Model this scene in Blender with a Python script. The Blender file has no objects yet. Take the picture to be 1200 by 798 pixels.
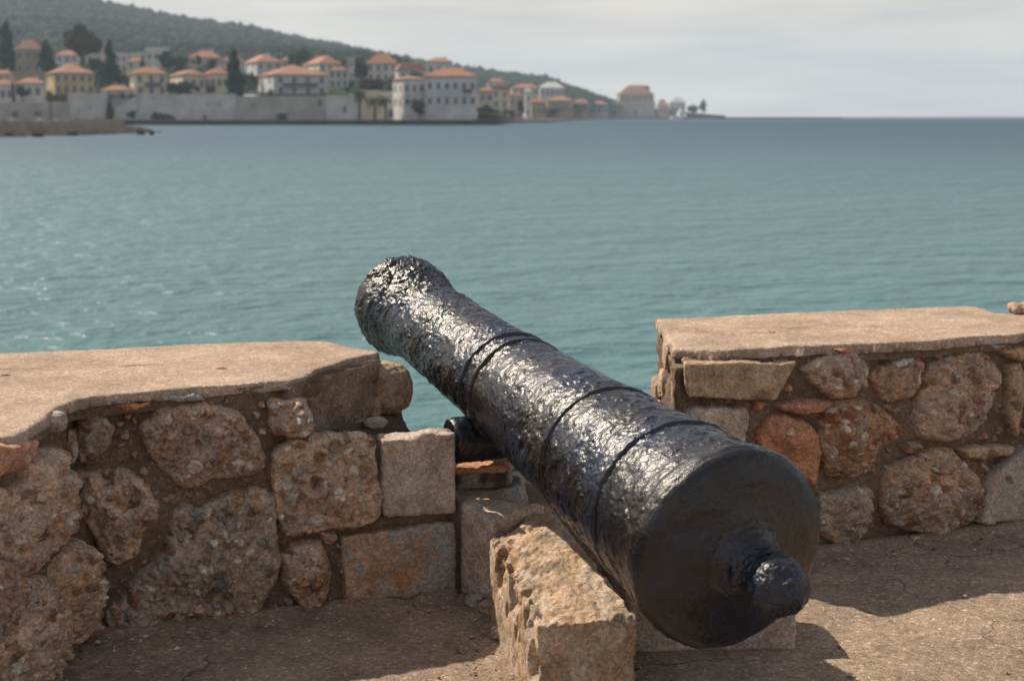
import bpy, math, random
import numpy as np
from mathutils import Vector, Matrix

# ------------------------------------------------------------------ camera, sky, sun
SC = bpy.context.scene
COL = SC.collection
F = 1670.0; HC = 1.35; HY = 136.5           # focal length in px of a 1200 px wide frame, eye height, horizon row
SEA = -1.25
TH = math.atan((399 - HY) / F)
cam_d = bpy.data.cameras.new('camera')
cam = bpy.data.objects.new('camera', cam_d); COL.objects.link(cam)
cam_d.sensor_fit = 'HORIZONTAL'; cam_d.sensor_width = 36.0; cam_d.lens = 36.0 * F / 1200
cam.location = (0, 0, HC); cam.rotation_euler = (math.radians(90) - TH, 0, 0)
cam_d.clip_start = 0.05; cam_d.clip_end = 60000
cam_d.dof.use_dof = True; cam_d.dof.focus_distance = 3.75; cam_d.dof.aperture_fstop = 4.6
SC.camera = cam

SUN_EL = math.radians(45); SUN_AZ = math.atan2(-0.61, 0.44)      # azimuth clockwise from +Y
world = bpy.data.worlds.new('World'); SC.world = world; world.use_nodes = True
wn = world.node_tree.nodes; wl = world.node_tree.links; wn.clear()
w_out = wn.new('ShaderNodeOutputWorld'); w_bg = wn.new('ShaderNodeBackground')
sky = wn.new('ShaderNodeTexSky'); sky.sky_type = 'NISHITA'; sky.sun_disc = False
sky.sun_elevation = SUN_EL; sky.sun_rotation = SUN_AZ; sky.air_density = 1.0; sky.dust_density = 1.5; sky.ozone_density = 1.0
w_tc = wn.new('ShaderNodeTexCoord'); w_map = wn.new('ShaderNodeMapping'); w_map.inputs['Scale'].default_value = (1.5, 1.5, 9.0)
w_no = wn.new('ShaderNodeTexNoise'); w_no.inputs['Scale'].default_value = 2.2; w_no.inputs['Detail'].default_value = 6; w_no.inputs['Roughness'].default_value = .55
w_ramp = wn.new('ShaderNodeValToRGB')
w_ramp.color_ramp.elements[0].position = .36; w_ramp.color_ramp.elements[0].color = (.86, .86, .86, 1)
w_ramp.color_ramp.elements[1].position = .64; w_ramp.color_ramp.elements[1].color = (1, 1, 1, 1)
w_mix = wn.new('ShaderNodeMix'); w_mix.data_type = 'RGBA'
wl.new(w_tc.outputs['Generated'], w_map.inputs['Vector']); wl.new(w_map.outputs['Vector'], w_no.inputs['Vector'])
w_sep = wn.new('ShaderNodeSeparateXYZ'); wl.new(w_tc.outputs['Generated'], w_sep.inputs['Vector'])
w_rng = wn.new('ShaderNodeMapRange'); w_rng.interpolation_type = 'SMOOTHSTEP'      # milky near the horizon, clear and blue overhead
for k_, v_ in (('From Min', .04), ('From Max', .55), ('To Min', 1.0), ('To Max', .36)): w_rng.inputs[k_].default_value = v_
wl.new(w_sep.outputs['Z'], w_rng.inputs['Value'])
w_mul = wn.new('ShaderNodeMath'); w_mul.operation = 'MULTIPLY'
wl.new(w_no.outputs['Fac'], w_ramp.inputs['Fac']); wl.new(w_ramp.outputs['Color'], w_mul.inputs[0]); wl.new(w_rng.outputs['Result'], w_mul.inputs[1])
wl.new(w_mul.outputs['Value'], w_mix.inputs['Factor'])
wl.new(sky.outputs['Color'], w_mix.inputs['A']); w_m2 = wn.new('ShaderNodeMapping'); w_m2.inputs['Scale'].default_value = (2.0, 2.0, 16.0); w_n2 = wn.new('ShaderNodeTexNoise'); w_n2.inputs['Scale'].default_value = 2.6; w_n2.inputs['Detail'].default_value = 5
wl.new(w_tc.outputs['Generated'], w_m2.inputs['Vector']); wl.new(w_m2.outputs['Vector'], w_n2.inputs['Vector'])
w_c2 = wn.new('ShaderNodeValToRGB'); w_c2.color_ramp.elements[0].position = .38; w_c2.color_ramp.elements[0].color = (.54, .50, .465, 1); w_c2.color_ramp.elements[1].position = .66; w_c2.color_ramp.elements[1].color = (.76, .68, .60, 1)
w_sc = wn.new('ShaderNodeVectorMath'); w_sc.operation = 'SCALE'; w_sc.inputs['Scale'].default_value = 10.0
wl.new(w_n2.outputs['Fac'], w_c2.inputs['Fac']); wl.new(w_c2.outputs['Color'], w_sc.inputs[0]); wl.new(w_sc.outputs['Vector'], w_mix.inputs['B'])
wl.new(w_mix.outputs['Result'], w_bg.inputs['Color']); w_bg.inputs['Strength'].default_value = 0.10
wl.new(w_bg.outputs['Background'], w_out.inputs['Surface'])

sun_d = bpy.data.lights.new('sun', 'SUN'); sun_d.energy = 5.0; sun_d.angle = math.radians(.6); sun_d.color = (1, .87, .71)
sun = bpy.data.objects.new('sun', sun_d); COL.objects.link(sun)
sv = Vector((math.sin(SUN_AZ) * math.cos(SUN_EL), math.cos(SUN_AZ) * math.cos(SUN_EL), math.sin(SUN_EL)))
sun.rotation_euler = sv.to_track_quat('Z', 'Y').to_euler(); sun.location = sv * 50
SC.view_settings.view_transform = 'Standard'; SC.view_settings.look = 'None'; SC.view_settings.gamma = 1.0
SC.view_settings.exposure = 0.22; SC.view_settings.use_curve_mapping = False
SC.render.engine = 'CYCLES'; SC.cycles.use_denoising = True; SC.cycles.max_bounces = 6; SC.cycles.volume_bounces = 1
SC.cycles.sample_clamp_indirect = 6.0

# ------------------------------------------------------------------ pixel helpers (photo pixels, 1200 x 798)
CT, ST = math.cos(TH), math.sin(TH)
CP = np.array([0, 0, HC])
def ray(px, py):
    x = (px - 600) / F; y = (399 - py) / F
    return np.array([x, CT + y * ST, -ST + y * CT])
def atz(px, py, z):
    r = ray(px, py); return CP + r * ((z - HC) / r[2])
def aty(px, py, y):
    r = ray(px, py); return CP + r * (y / r[1])
def onplane(px, py, p, n):
    r = ray(px, py); return CP + r * (np.dot(p - CP, n) / np.dot(r, n))
def atdepth(px, py, s): return CP + ray(px, py) * s

# ------------------------------------------------------------------ numpy noise
def _h(ix, iy, iz, seed):
    with np.errstate(over='ignore'):
        h = (ix.astype(np.uint32) * np.uint32(374761393) + iy.astype(np.uint32) * np.uint32(668265263)
             + iz.astype(np.uint32) * np.uint32(2147483647) + np.uint32((seed * 974634777 + 12345) & 0xffffffff))
        h = (h ^ (h >> np.uint32(13))) * np.uint32(1274126177)
        h = (h ^ (h >> np.uint32(16))) * np.uint32(2246822519)
        h = h ^ (h >> np.uint32(15))
    return h.astype(np.float64) / 4294967295.0 * 2 - 1
def vnoise(P, seed=0):
    P = np.asarray(P, float); I = np.floor(P).astype(np.int64); f = P - I; f = f * f * f * (f * (f * 6 - 15) + 10)
    r = 0
    for a in (0, 1):
        wx = f[:, 0] if a else 1 - f[:, 0]
        for b in (0, 1):
            wy = f[:, 1] if b else 1 - f[:, 1]
            for c in (0, 1):
                wz = f[:, 2] if c else 1 - f[:, 2]
                r = r + wx * wy * wz * _h(I[:, 0] + a, I[:, 1] + b, I[:, 2] + c, seed)
    return r
def fbm(P, octv=4, gain=.5, lac=2.03, seed=0):
    s = 0; a = 1.0; t = 0; P = np.asarray(P, float)
    for k in range(octv):
        s = s + a * vnoise(P, seed + k * 17); t += a; a *= gain; P = P * lac + 3.7
    return s / t
def sstep(a, b, x):
    t = np.clip((x - a) / (b - a), 0, 1); return t * t * (3 - 2 * t)

# ------------------------------------------------------------------ materials
def mat(name):
    m = bpy.data.materials.new(name); m.use_nodes = True
    nt = m.node_tree; b = nt.nodes['Principled BSDF']
    return m, nt, b
def node(nt, t, **kw):
    n = nt.nodes.new(t)
    for k, v in kw.items():
        if k in n.inputs.keys(): n.inputs[k].default_value = v
        else: setattr(n, k, v)
    return n
def mixc(nt, fac, a, b, mode='MIX'):
    n = nt.nodes.new('ShaderNodeMix'); n.data_type = 'RGBA'; n.blend_type = mode
    for s, v in (('Factor', fac), ('A', a), ('B', b)):
        if hasattr(v, 'links'): nt.links.new(v, n.inputs[s])
        else: n.inputs[s].default_value = v if s == 'Factor' else (*v, 1)[:4]
    return n.outputs['Result']
def ramp(nt, src, stops):
    n = nt.nodes.new('ShaderNodeValToRGB'); e = n.color_ramp.elements
    while len(e) < len(stops): e.new(.5)
    for k, (p, c) in enumerate(stops):
        e[k].position = p; e[k].color = (c, c, c, 1) if not isinstance(c, tuple) else (*c, 1)
    nt.links.new(src, n.inputs['Fac']); return n.outputs['Color']
def noise(nt, scale, detail=4, rough=.55, vec=None):
    n = node(nt, 'ShaderNodeTexNoise', Scale=scale, Detail=detail, Roughness=rough)
    if vec is None:
        tc = nt.nodes.get('tc') or node(nt, 'ShaderNodeTexCoord', name='tc'); vec = tc.outputs['Object']
    nt.links.new(vec, n.inputs['Vector']); return n.outputs['Fac']
def voro(nt, scale, feature='F1', out='Color'):
    tc = nt.nodes.get('tc') or node(nt, 'ShaderNodeTexCoord', name='tc')
    n = node(nt, 'ShaderNodeTexVoronoi', Scale=scale); n.feature = feature
    nt.links.new(tc.outputs['Object'], n.inputs['Vector']); return n.outputs[out]
def bump(nt, b, h, strength, dist, prev=None):
    n = node(nt, 'ShaderNodeBump', Strength=strength, Distance=dist)
    nt.links.new(h, n.inputs['Height'])
    if prev is not None: nt.links.new(prev, n.inputs['Normal'])
    nt.links.new(n.outputs['Normal'], b.inputs['Normal']); return n.outputs['Normal']

def stone_mat():
    m, nt, b = mat('conglomerate_stone')
    at = node(nt, 'ShaderNodeVertexColor', layer_name='Col')
    c = at.outputs['Color']
    cells = voro(nt, 150); hsv = node(nt, 'ShaderNodeSeparateColor'); nt.links.new(cells, hsv.inputs['Color'])
    sp = ramp(nt, hsv.outputs['Red'], [(0, .62), (.5, 1.0), (1, 1.45)])
    c = mixc(nt, .75, c, sp, 'MULTIPLY')
    tint = ramp(nt, hsv.outputs['Green'], [(0, (1.1, .92, .8)), (1, (.92, 1.0, 1.06))]); c = mixc(nt, .8, c, tint, 'MULTIPLY')
    big = ramp(nt, noise(nt, 14, 5, .65), [(.25, .6), (.75, 1.35)]); c = mixc(nt, .85, c, big, 'MULTIPLY')
    nt.links.new(c, b.inputs['Base Color']); b.inputs['Roughness'].default_value = .82; b.inputs['Specular IOR Level'].default_value = .3
    n1 = bump(nt, b, noise(nt, 90, 6, .7), .8, .006)
    bump(nt, b, voro(nt, 190, out='Distance'), .5, .002, n1)
    return m
def mortar_mat(name, c1, c2, grit=.6, scale=120, bd=.006, crack=0.0):
    m, nt, b = mat(name)
    f = noise(nt, 5, 8, .72); c = mixc(nt, ramp(nt, f, [(.36, 0.), (.62, 1.)]), c1, c2)
    c = mixc(nt, ramp(nt, noise(nt, 2.1, 7, .7), [(.5, 0.), (.72, .55)]), c, tuple(q * .62 for q in c1))
    cells = voro(nt, scale); s = node(nt, 'ShaderNodeSeparateColor'); nt.links.new(cells, s.inputs['Color'])
    c = mixc(nt, grit, c, ramp(nt, s.outputs['Red'], [(0, .55), (.6, 1.), (.93, 1.25), (.97, 2.0)]), 'MULTIPLY')
    c = mixc(nt, .5, c, ramp(nt, noise(nt, 45, 5, .7), [(.3, .6), (.7, 1.3)]), 'MULTIPLY')
    nt.links.new(c, b.inputs['Base Color']); b.inputs['Roughness'].default_value = .9; b.inputs['Specular IOR Level'].default_value = .25
    n1 = bump(nt, b, noise(nt, 70, 8, .72), .9, bd)
    if crack:
        tc = nt.nodes['tc']; nn = node(nt, 'ShaderNodeTexNoise', Scale=3.5, Detail=5); nt.links.new(tc.outputs['Object'], nn.inputs['Vector'])
        vm = node(nt, 'ShaderNodeVectorMath'); vm.operation = 'MULTIPLY_ADD'; nt.links.new(nn.outputs['Color'], vm.inputs[0]); vm.inputs[1].default_value = (.35, .35, .35); nt.links.new(tc.outputs['Object'], vm.inputs[2])
        vo = node(nt, 'ShaderNodeTexVoronoi', Scale=crack); vo.feature = 'DISTANCE_TO_EDGE'; nt.links.new(vm.outputs['Vector'], vo.inputs['Vector'])
        ck = ramp(nt, vo.outputs['Distance'], [(0, 0.), (.010, 1.)]); mk = ramp(nt, noise(nt, 1.7, 3), [(.46, 1.), (.58, 0.)])
        lift = mixc(nt, mk, ck, (1, 1, 1)); cc = mixc(nt, .55, c, lift, 'MULTIPLY'); nt.links.new(cc, b.inputs['Base Color'])
        n1 = bump(nt, b, lift, .7, .006, n1)
    bump(nt, b, voro(nt, scale * 1.3, out='Distance'), .6, .003, n1)
    return m
def plain_mat(name, col, rough=.8, var=.25, scale=3.0, metal=0.0):
    m, nt, b = mat(name)
    c = mixc(nt, 1.0, col, ramp(nt, noise(nt, scale, 5, .6), [(.25, 1 - var), (.75, 1 + var)]), 'MULTIPLY')
    nt.links.new(c, b.inputs['Base Color']); b.inputs['Roughness'].default_value = rough; b.inputs['Metallic'].default_value = metal
    return m

M = {}
M['stone'] = stone_mat()
M['mortar'] = mortar_mat('brown_mortar', (.145, .098, .066), (.245, .175, .122))
M['coping'] = mortar_mat('worn_concrete', (.35, .25, .18), (.53, .40, .30), .5, 170, .007, 1.9)
M['floor'] = mortar_mat('gritty_concrete_floor', (.26, .19, .138), (.39, .295, .215), .65, 130, .006, 1.5)

def iron_mat():
    m, nt, b = mat('tarred_iron')
    f = noise(nt, 7, 6, .65)
    c = mixc(nt, ramp(nt, f, [(.45, 0.), (.75, 1.)]), (.006, .007, .010), (.028, .020, .014))
    c = mixc(nt, ramp(nt, noise(nt, 4.5, 4, .6), [(.46, 0.), (.62, 1.)]), c, (.009, .018, .040))  # bluish patches painted into the colour in place of reflected sky
    c = mixc(nt, ramp(nt, noise(nt, 60, 4, .7), [(.60, 0.), (.80, .4)]), c, (.09, .06, .04))
    nt.links.new(c, b.inputs['Base Color'])
    r = ramp(nt, noise(nt, 13, 6, .7), [(.3, .17), (.7, .44)]); nt.links.new(r, b.inputs['Roughness'])
    b.inputs['Specular IOR Level'].default_value = .55
    n1 = bump(nt, b, noise(nt, 60, 5, .62), .8, .0024)
    n2 = bump(nt, b, noise(nt, 210, 3, .6), .9, .0010, n1)
    return m
M['iron'] = iron_mat()

# ------------------------------------------------------------------ object helpers
def empty(name, loc=(0, 0, 0), rz=0):
    o = bpy.data.objects.new(name, None); COL.objects.link(o); o.location = loc; o.rotation_euler = (0, 0, rz)
    o.empty_display_size = .1; return o
def tag(o, label=None, cat=None, group=None, kind=None):
    for k, v in (('label', label), ('category', cat), ('group', group), ('kind', kind)):
        if v: o[k] = v
    return o
def wloc(o):
    v = np.zeros(3)
    while o is not None: v += np.array(o.location); o = o.parent
    return v
def mesh_np(name, V, faces, m, parent=None, smooth=True, col=None, local=False, mats=None, midx=None):
    V = np.asarray(V, float)
    if parent is not None and not local: V = V - wloc(parent)
    me = bpy.data.meshes.new(name)
    if isinstance(faces, np.ndarray):
        k = faces.shape[1]
        me.vertices.add(len(V)); me.vertices.foreach_set('co', V.ravel())
        me.loops.add(faces.size); me.loops.foreach_set('vertex_index', faces.ravel().astype(np.int32))
        me.polygons.add(len(faces)); me.polygons.foreach_set('loop_start', np.arange(0, faces.size, k, dtype=np.int32))
        me.polygons.foreach_set('loop_total', np.full(len(faces), k, dtype=np.int32))
        me.update(calc_edges=True); me.validate()
    else:
        me.from_pydata([tuple(v) for v in V], [], faces); me.update()
    if smooth: me.polygons.foreach_set('use_smooth', np.ones(len(me.polygons), dtype=bool))
    if col is not None:
        a = me.color_attributes.new('Col', 'FLOAT_COLOR', 'POINT')
        a.data.foreach_set('color', np.concatenate([col, np.ones((len(col), 1))], 1).ravel())
    for mm in (mats or [m]): me.materials.append(mm)
    if midx is not None: me.polygons.foreach_set('material_index', np.asarray(midx, dtype=np.int32))
    o = bpy.data.objects.new(name, me); COL.objects.link(o)
    if parent is not None: o.parent = parent
    return o
def smooth_poly(pts, it=1):
    P = np.asarray(pts, float)
    for _ in range(it):
        Q = np.roll(P, -1, 0); P = np.stack([.87 * P + .13 * Q, .13 * P + .87 * Q], 1).reshape(-1, P.shape[1])
    return P
def sdf(P, poly):
    """signed distance, positive inside"""
    A = poly; B = np.roll(poly, -1, 0); d = np.full(len(P), 1e9); ins = np.zeros(len(P), bool)
    for a, b in zip(A, B):
        e = b - a; w = P - a; t = np.clip((w @ e) / max(e @ e, 1e-12), 0, 1)
        q = w - t[:, None] * e; d = np.minimum(d, (q * q).sum(1))
        c = ((a[1] > P[:, 1]) != (b[1] > P[:, 1]))
        with np.errstate(divide='ignore', invalid='ignore'):
            xx = (b[0] - a[0]) * (P[:, 1] - a[1]) / (b[1] - a[1]) + a[0]
        ins ^= c & (P[:, 0] < xx)
    d = np.sqrt(d); return np.where(ins, d, -d)
def contour_snap(g, s, nx, ny):
    S = s.reshape(ny, nx); X = g.reshape(ny, nx, 2); dx = X[0, 1, 0] - X[0, 0, 0]; dy = X[1, 0, 1] - X[0, 0, 1]
    gy, gx = np.gradient(S, dy, dx); n = np.hypot(gx, gy) + 1e-9; n = np.maximum(n, .6)
    d = np.clip(-s, 0, dx * 2.5)
    return g + np.stack([(gx / n).ravel() * d, (gy / n).ravel() * d], 1)
def grid_faces(nx, ny, keep):
    i = np.arange((nx - 1) * (ny - 1)); r = i // (nx - 1); c = i % (nx - 1); a = r * nx + c
    Q = np.stack([a, a + 1, a + nx + 1, a + nx], 1); Q = Q[keep[Q].all(1)]
    used = np.zeros(nx * ny, bool); used[Q.ravel()] = True
    mp = np.cumsum(used) - 1; return mp[Q], used

PAL = {'grey': (.38, .335, .28), 'blue': (.20, .185, .165), 'white': (.60, .54, .46), 'ochre': (.35, .205, .09), 'brown': (.22, .13, .085),
       'pink': (.48, .33, .25), 'cream': (.52, .40, .29), 'dark': (.10, .075, .06), 'red': (.33, .13, .07)}
KIND = {  # base colour, pebble colours, pebbles per m2, holes per m2, roughness amplitude
    'warm': ((.37, .26, .185), ['cream', 'white', 'ochre', 'brown', 'pink', 'pink', 'grey'], 3000, 260, .017),
    'pale': ((.43, .315, .23), ['cream', 'white', 'pink', 'pink', 'brown', 'ochre'], 2600, 330, .017),
    'greyc': ((.34, .28, .225), ['grey', 'blue', 'pink', 'grey', 'ochre', 'white', 'brown', 'blue'], 2800, 420, .013),
    'red': ((.38, .235, .15), ['ochre', 'red', 'cream', 'brown', 'white', 'ochre'], 4200, 320, .015),
    'rust': ((.43, .225, .135), ['red', 'pink', 'cream'], 90, 60, .006),
    'porous': ((.42, .315, .235), ['cream', 'white', 'brown', 'ochre', 'grey'], 1500, 1100, .014),
    'sand': ((.37, .27, .18), ['cream', 'brown'], 300, 150, .006),
    'lime': ((.40, .335, .28), ['pink', 'grey'], 40, 40, .004),
    'slate': ((.32, .295, .265), ['grey'], 30, 20, .003)}

KIND = {k: (tuple(min(.5, q * 1.13) for q in v[0]),) + v[1:] for k, v in KIND.items()}
def stone_field(P2, area, kind, seed, ext):
    """pebble / hole relief and colour for points P2 (metres on the face)"""
    base, pals, dp, dh, amp = KIND[kind]
    R = np.random.default_rng(seed); n = len(P2)
    P3 = np.concatenate([P2, np.full((n, 1), seed * 1.7)], 1)
    h = amp * 1.3 * fbm(P3 * 16, 4, .6, seed=seed) + amp * .9 * fbm(P3 * 60, 4, .7, seed=seed + 5)
    col = np.array(base)[None] * (1 + .28 * fbm(P3 * 11, 3, seed=seed + 9))[:, None]
    wb = np.clip(fbm(P3 * 5, 2, seed=seed + 31) * 1.2, -1, 1)[:, None]
    col = col * (1 + wb * np.array([.12, .0, -.14])[None])
    lo, hi = ext
    for k in range(int(dh * area)):
        c = R.uniform(lo, hi); a = R.uniform(.003, .007) * (1 + 2.6 * (R.random() < (.2 if kind == 'porous' else .12))); b = a * R.uniform(.5, 1); t = R.uniform(0, 3.14)
        d = P2 - c; x = d[:, 0] * math.cos(t) + d[:, 1] * math.sin(t); y = -d[:, 0] * math.sin(t) + d[:, 1] * math.cos(t)
        q = (x / a) ** 2 + (y / b) ** 2; s = q < 1
        h[s] -= min(a * 1.6, .022) * (1 - q[s] ** 2)
    for k in range(int(dp * area)):
        c = R.uniform(lo, hi); a = .0036 + .019 * R.random() ** 3.6; b = a * R.uniform(.5, .95); t = R.normal(0, .8)
        pc = np.array(PAL[pals[R.integers(len(pals))]]) * R.uniform(.7, 1.2) * .9 + np.array(base) * .14
        d = P2 - c; near = (np.abs(d[:, 0]) < a * 1.5) & (np.abs(d[:, 1]) < a * 1.5); ii = np.nonzero(near)[0]
        if len(ii) == 0: continue
        d = d[ii]; x = d[:, 0] * math.cos(t) + d[:, 1] * math.sin(t); y = -d[:, 0] * math.sin(t) + d[:, 1] * math.cos(t)
        wob = 1 + .22 * vnoise(P3[ii] * 90, seed + k)
        q = ((x / a) ** 2 + (y / b) ** 2) * wob; hp = min(a * R.uniform(.3, .95), .010)
        s = q < 1; h[ii[s]] += hp * np.sqrt(1 - q[s]) ; col[ii[s]] = pc * (1 + .15 * vnoise(P3[ii[s]] * 40, seed))[:, None]
        g = (q >= 1) & (q < 1.5); h[ii[g]] -= .0028
    return h, np.clip(col, .02, .7)

STONE_UV = []
def relief_stone(poly3, plane, kind, seed, parent, name='stone', proud=.022, edge=.035, sink=.035, res=.0034, warp=.011, tilt=0.0, stain=None, label=None, grow=.05):
    """a stone bedded in a wall: outline on plane (P0,U,V,N), rounded edges, pebbles and pits"""
    P0, U, V, N = plane
    proud = proud + (.012 if grow > 0 else 0); rel = np.asarray(poly3) - P0; uv = np.stack([rel @ U, rel @ V], 1); uv = uv.mean(0) + (uv - uv.mean(0)) * (1 + grow); uv = smooth_poly(uv, 1); STONE_UV.append((P0[0], uv))
    lo = uv.min(0) - .02; hi = uv.max(0) + .02
    nx = int((hi[0] - lo[0]) / res) + 2; ny = int((hi[1] - lo[1]) / res) + 2
    g = np.stack(np.meshgrid(np.linspace(lo[0], hi[0], nx), np.linspace(lo[1], hi[1], ny)), -1).reshape(-1, 2)
    P3 = np.concatenate([g, np.full((len(g), 1), seed * .77)], 1)
    gw = g + warp * np.stack([fbm(P3 * 28, 4, .65, seed=seed), fbm(P3 * 28, 4, .65, seed=seed + 50)], 1)
    s = sdf(gw, uv)
    size = max(s.max(), .01); e = min(edge * .62, size * .8)
    t = np.clip(s / e, 0, 1); prof = np.sqrt(np.clip(1 - (1 - t) ** 2, 0, 1))
    dome = np.clip(s / size, 0, 1)
    area = float((s > 0).sum()) * res * res
    h, col = stone_field(g, np.prod(hi - lo), kind, seed, (lo, hi))
    if stain:
        cst, sc, thr = stain; f = sstep(thr, thr + .25, fbm(P3 * sc, 4, .55, seed=seed + 77))[:, None]
        col = col * (1 - f) + np.array(cst)[None] * f
    ctr = uv.mean(0); RF = np.random.default_rng(seed + 900); fac = np.zeros(len(g)); rad_ = np.linalg.norm(uv - ctr, axis=1).mean()
    if kind not in ('lime', 'slate', 'sand'):
        lows = [RF.uniform(.0, .022) - ((g - ctr) @ np.array([math.cos(a_), math.sin(a_)])) * RF.uniform(.12, .6) + rad_ * RF.uniform(.03, .16) for a_ in RF.uniform(0, 6.28, 9)]
        fac = np.minimum(np.min(np.stack(lows), 0), .02); fac = np.clip(fac, -.015, .016)
    H = -sink + (sink + proud * (.75 + .25 * dome)) * prof + np.clip(t * 1.3, 0, 1) * fac + h * np.clip(t * 1.5, 0, 1) + tilt * (g[:, 1] - uv[:, 1].mean())
    H = np.where(s < 0, -sink, H); g = contour_snap(g, s, nx, ny)
    keep = s > -res * 2.3
    Q, used = grid_faces(nx, ny, keep)
    W = P0 + g[:, :1] * U + g[:, 1:] * V + H[:, None] * N
    o = mesh_np(name, W[used], Q, M['stone'], parent, col=col[used])
    if label: o['label'] = label
    return o

def fillers(pl, px_poly, n, seed, parent, kinds):
    """small packing stones pushed into the mortar between the big ones"""
    R_ = np.random.default_rng(seed); P0, U, V_, N = pl
    reg = np.array([[(onplane(x, y, P0, N) - P0) @ U, (onplane(x, y, P0, N) - P0) @ V_] for x, y in px_poly])
    have = [uv for k, uv in STONE_UV if abs(k - P0[0]) < 1e-6]; got = 0
    for _ in range(2500):
        if got >= n: break
        c = R_.uniform(reg.min(0), reg.max(0))[None]
        d = sdf(c, reg)[0]
        for uv in have: d = min(d, -sdf(c, uv)[0])
        r = min(d * .92, R_.uniform(.014, .034))
        if r < .011: continue
        k = R_.integers(5, 8); an = np.sort(R_.uniform(0, 6.28, k)); asp = R_.uniform(1, 1.9) if d > r * 1.6 else 1.0
        pts = [P0 + U * (c[0, 0] + math.cos(a) * r * asp * R_.uniform(.8, 1.1)) + V_ * (c[0, 1] + math.sin(a) * r * R_.uniform(.75, 1.05)) for a in an]
        relief_stone(pts, pl, kinds[R_.integers(len(kinds))], seed * 50 + got, parent, proud=R_.uniform(-.014, .006), edge=.016, grow=0.0, warp=.004); have.append(STONE_UV[-1][1]); got += 1

def rough_block(name, corners, kind, seed, parent=None, res=.007, rad=.02, amp=1.0, chip=.02, m=None, cols=None, top_amp=0.0, extra=None):
    """hexahedron (bottom 4 ccw, top 4 ccw) with worn rounded edges, chips and grain"""
    c = np.asarray(corners, float)
    L = np.array([(np.linalg.norm(c[1] - c[0]) + np.linalg.norm(c[6] - c[7])) / 2, (np.linalg.norm(c[3] - c[0]) + np.linalg.norm(c[6] - c[5])) / 2, (np.linalg.norm(c[4] - c[0]) + np.linalg.norm(c[6] - c[2])) / 2])
    n = np.maximum(2, (L / res).astype(int)); keys = {}; pts = []; faces = []
    vid = -np.ones(tuple(n + 1), int)
    allp = []
    for ax in range(3):
        a1, a2 = [(1, 2), (2, 0), (0, 1)][ax]
        for side in (0, 1):
            I, J = np.meshgrid(np.arange(n[a1] + 1), np.arange(n[a2] + 1), indexing='ij')
            idx = np.zeros((3,) + I.shape, int); idx[ax] = side * n[ax]; idx[a1] = I; idx[a2] = J
            cur = vid[idx[0], idx[1], idx[2]]; new = cur < 0
            k = int(new.sum()); base = sum(len(p) for p in allp)
            cur[new] = base + np.arange(k); vid[idx[0], idx[1], idx[2]] = cur
            allp.append(np.stack([idx[0][new], idx[1][new], idx[2][new]], 1))
            q = np.stack([cur[:-1, :-1], cur[1:, :-1], cur[1:, 1:], cur[:-1, 1:]], -1).reshape(-1, 4)
            faces.append(q if side else q[:, ::-1])
    I = np.concatenate(allp); u = I / n
    p = (u - .5) * L; half = L / 2
    rn = rad * (1 + .6 * fbm(p * 20 + seed, 3, seed=seed)) + chip * np.clip(fbm(p * 9 + seed * 3, 3, seed=seed + 3) - .12, 0, 1) * 3
    rn = np.clip(rn, .003, half.min() * .9)[:, None]
    inner = np.clip(p, -(half - rn), half - rn); d = p - inner; ln = np.linalg.norm(d, axis=1, keepdims=True)
    nrm = d / np.maximum(ln, 1e-9); pr = inner + nrm * rn
    base, pals, dp, dh, am = KIND[kind]
    am = am * amp
    h = am * 1.5 * fbm(p * 14 + seed, 4, .55, seed=seed) + am * .6 * fbm(p * 55 + seed, 3, .6, seed=seed + 7)
    if top_amp: h = h + top_amp * fbm(p * 10 + seed * 2, 4, .6, seed=seed + 21) * sstep(.3, .8, nrm[:, 2])
    if extra is not None: h = h + extra(u, p)
    pr = pr + nrm * h[:, None]
    u2 = pr / L + .5
    x, y, z = u2[:, :1], u2[:, 1:2], u2[:, 2:]
    W = ((1 - x) * (1 - y) * (1 - z) * c[0] + x * (1 - y) * (1 - z) * c[1] + x * y * (1 - z) * c[2] + (1 - x) * y * (1 - z) * c[3]
         + (1 - x) * (1 - y) * z * c[4] + x * (1 - y) * z * c[5] + x * y * z * c[6] + (1 - x) * y * z * c[7])
    col = np.array(base)[None] * (1 + .3 * fbm(p * 9 + seed, 4, seed=seed + 9))[:, None]
    if cols:
        for cc, sc, thr in cols:
            f = sstep(thr, thr + .22, fbm(p * sc + seed * 5, 4, .55, seed=seed + int(sc * 10)))[:, None]; col = col * (1 - f) + np.array(cc)[None] * f
    return mesh_np(name, W, np.concatenate(faces), m or M['stone'], parent, col=np.clip(col, .02, .7))

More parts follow.
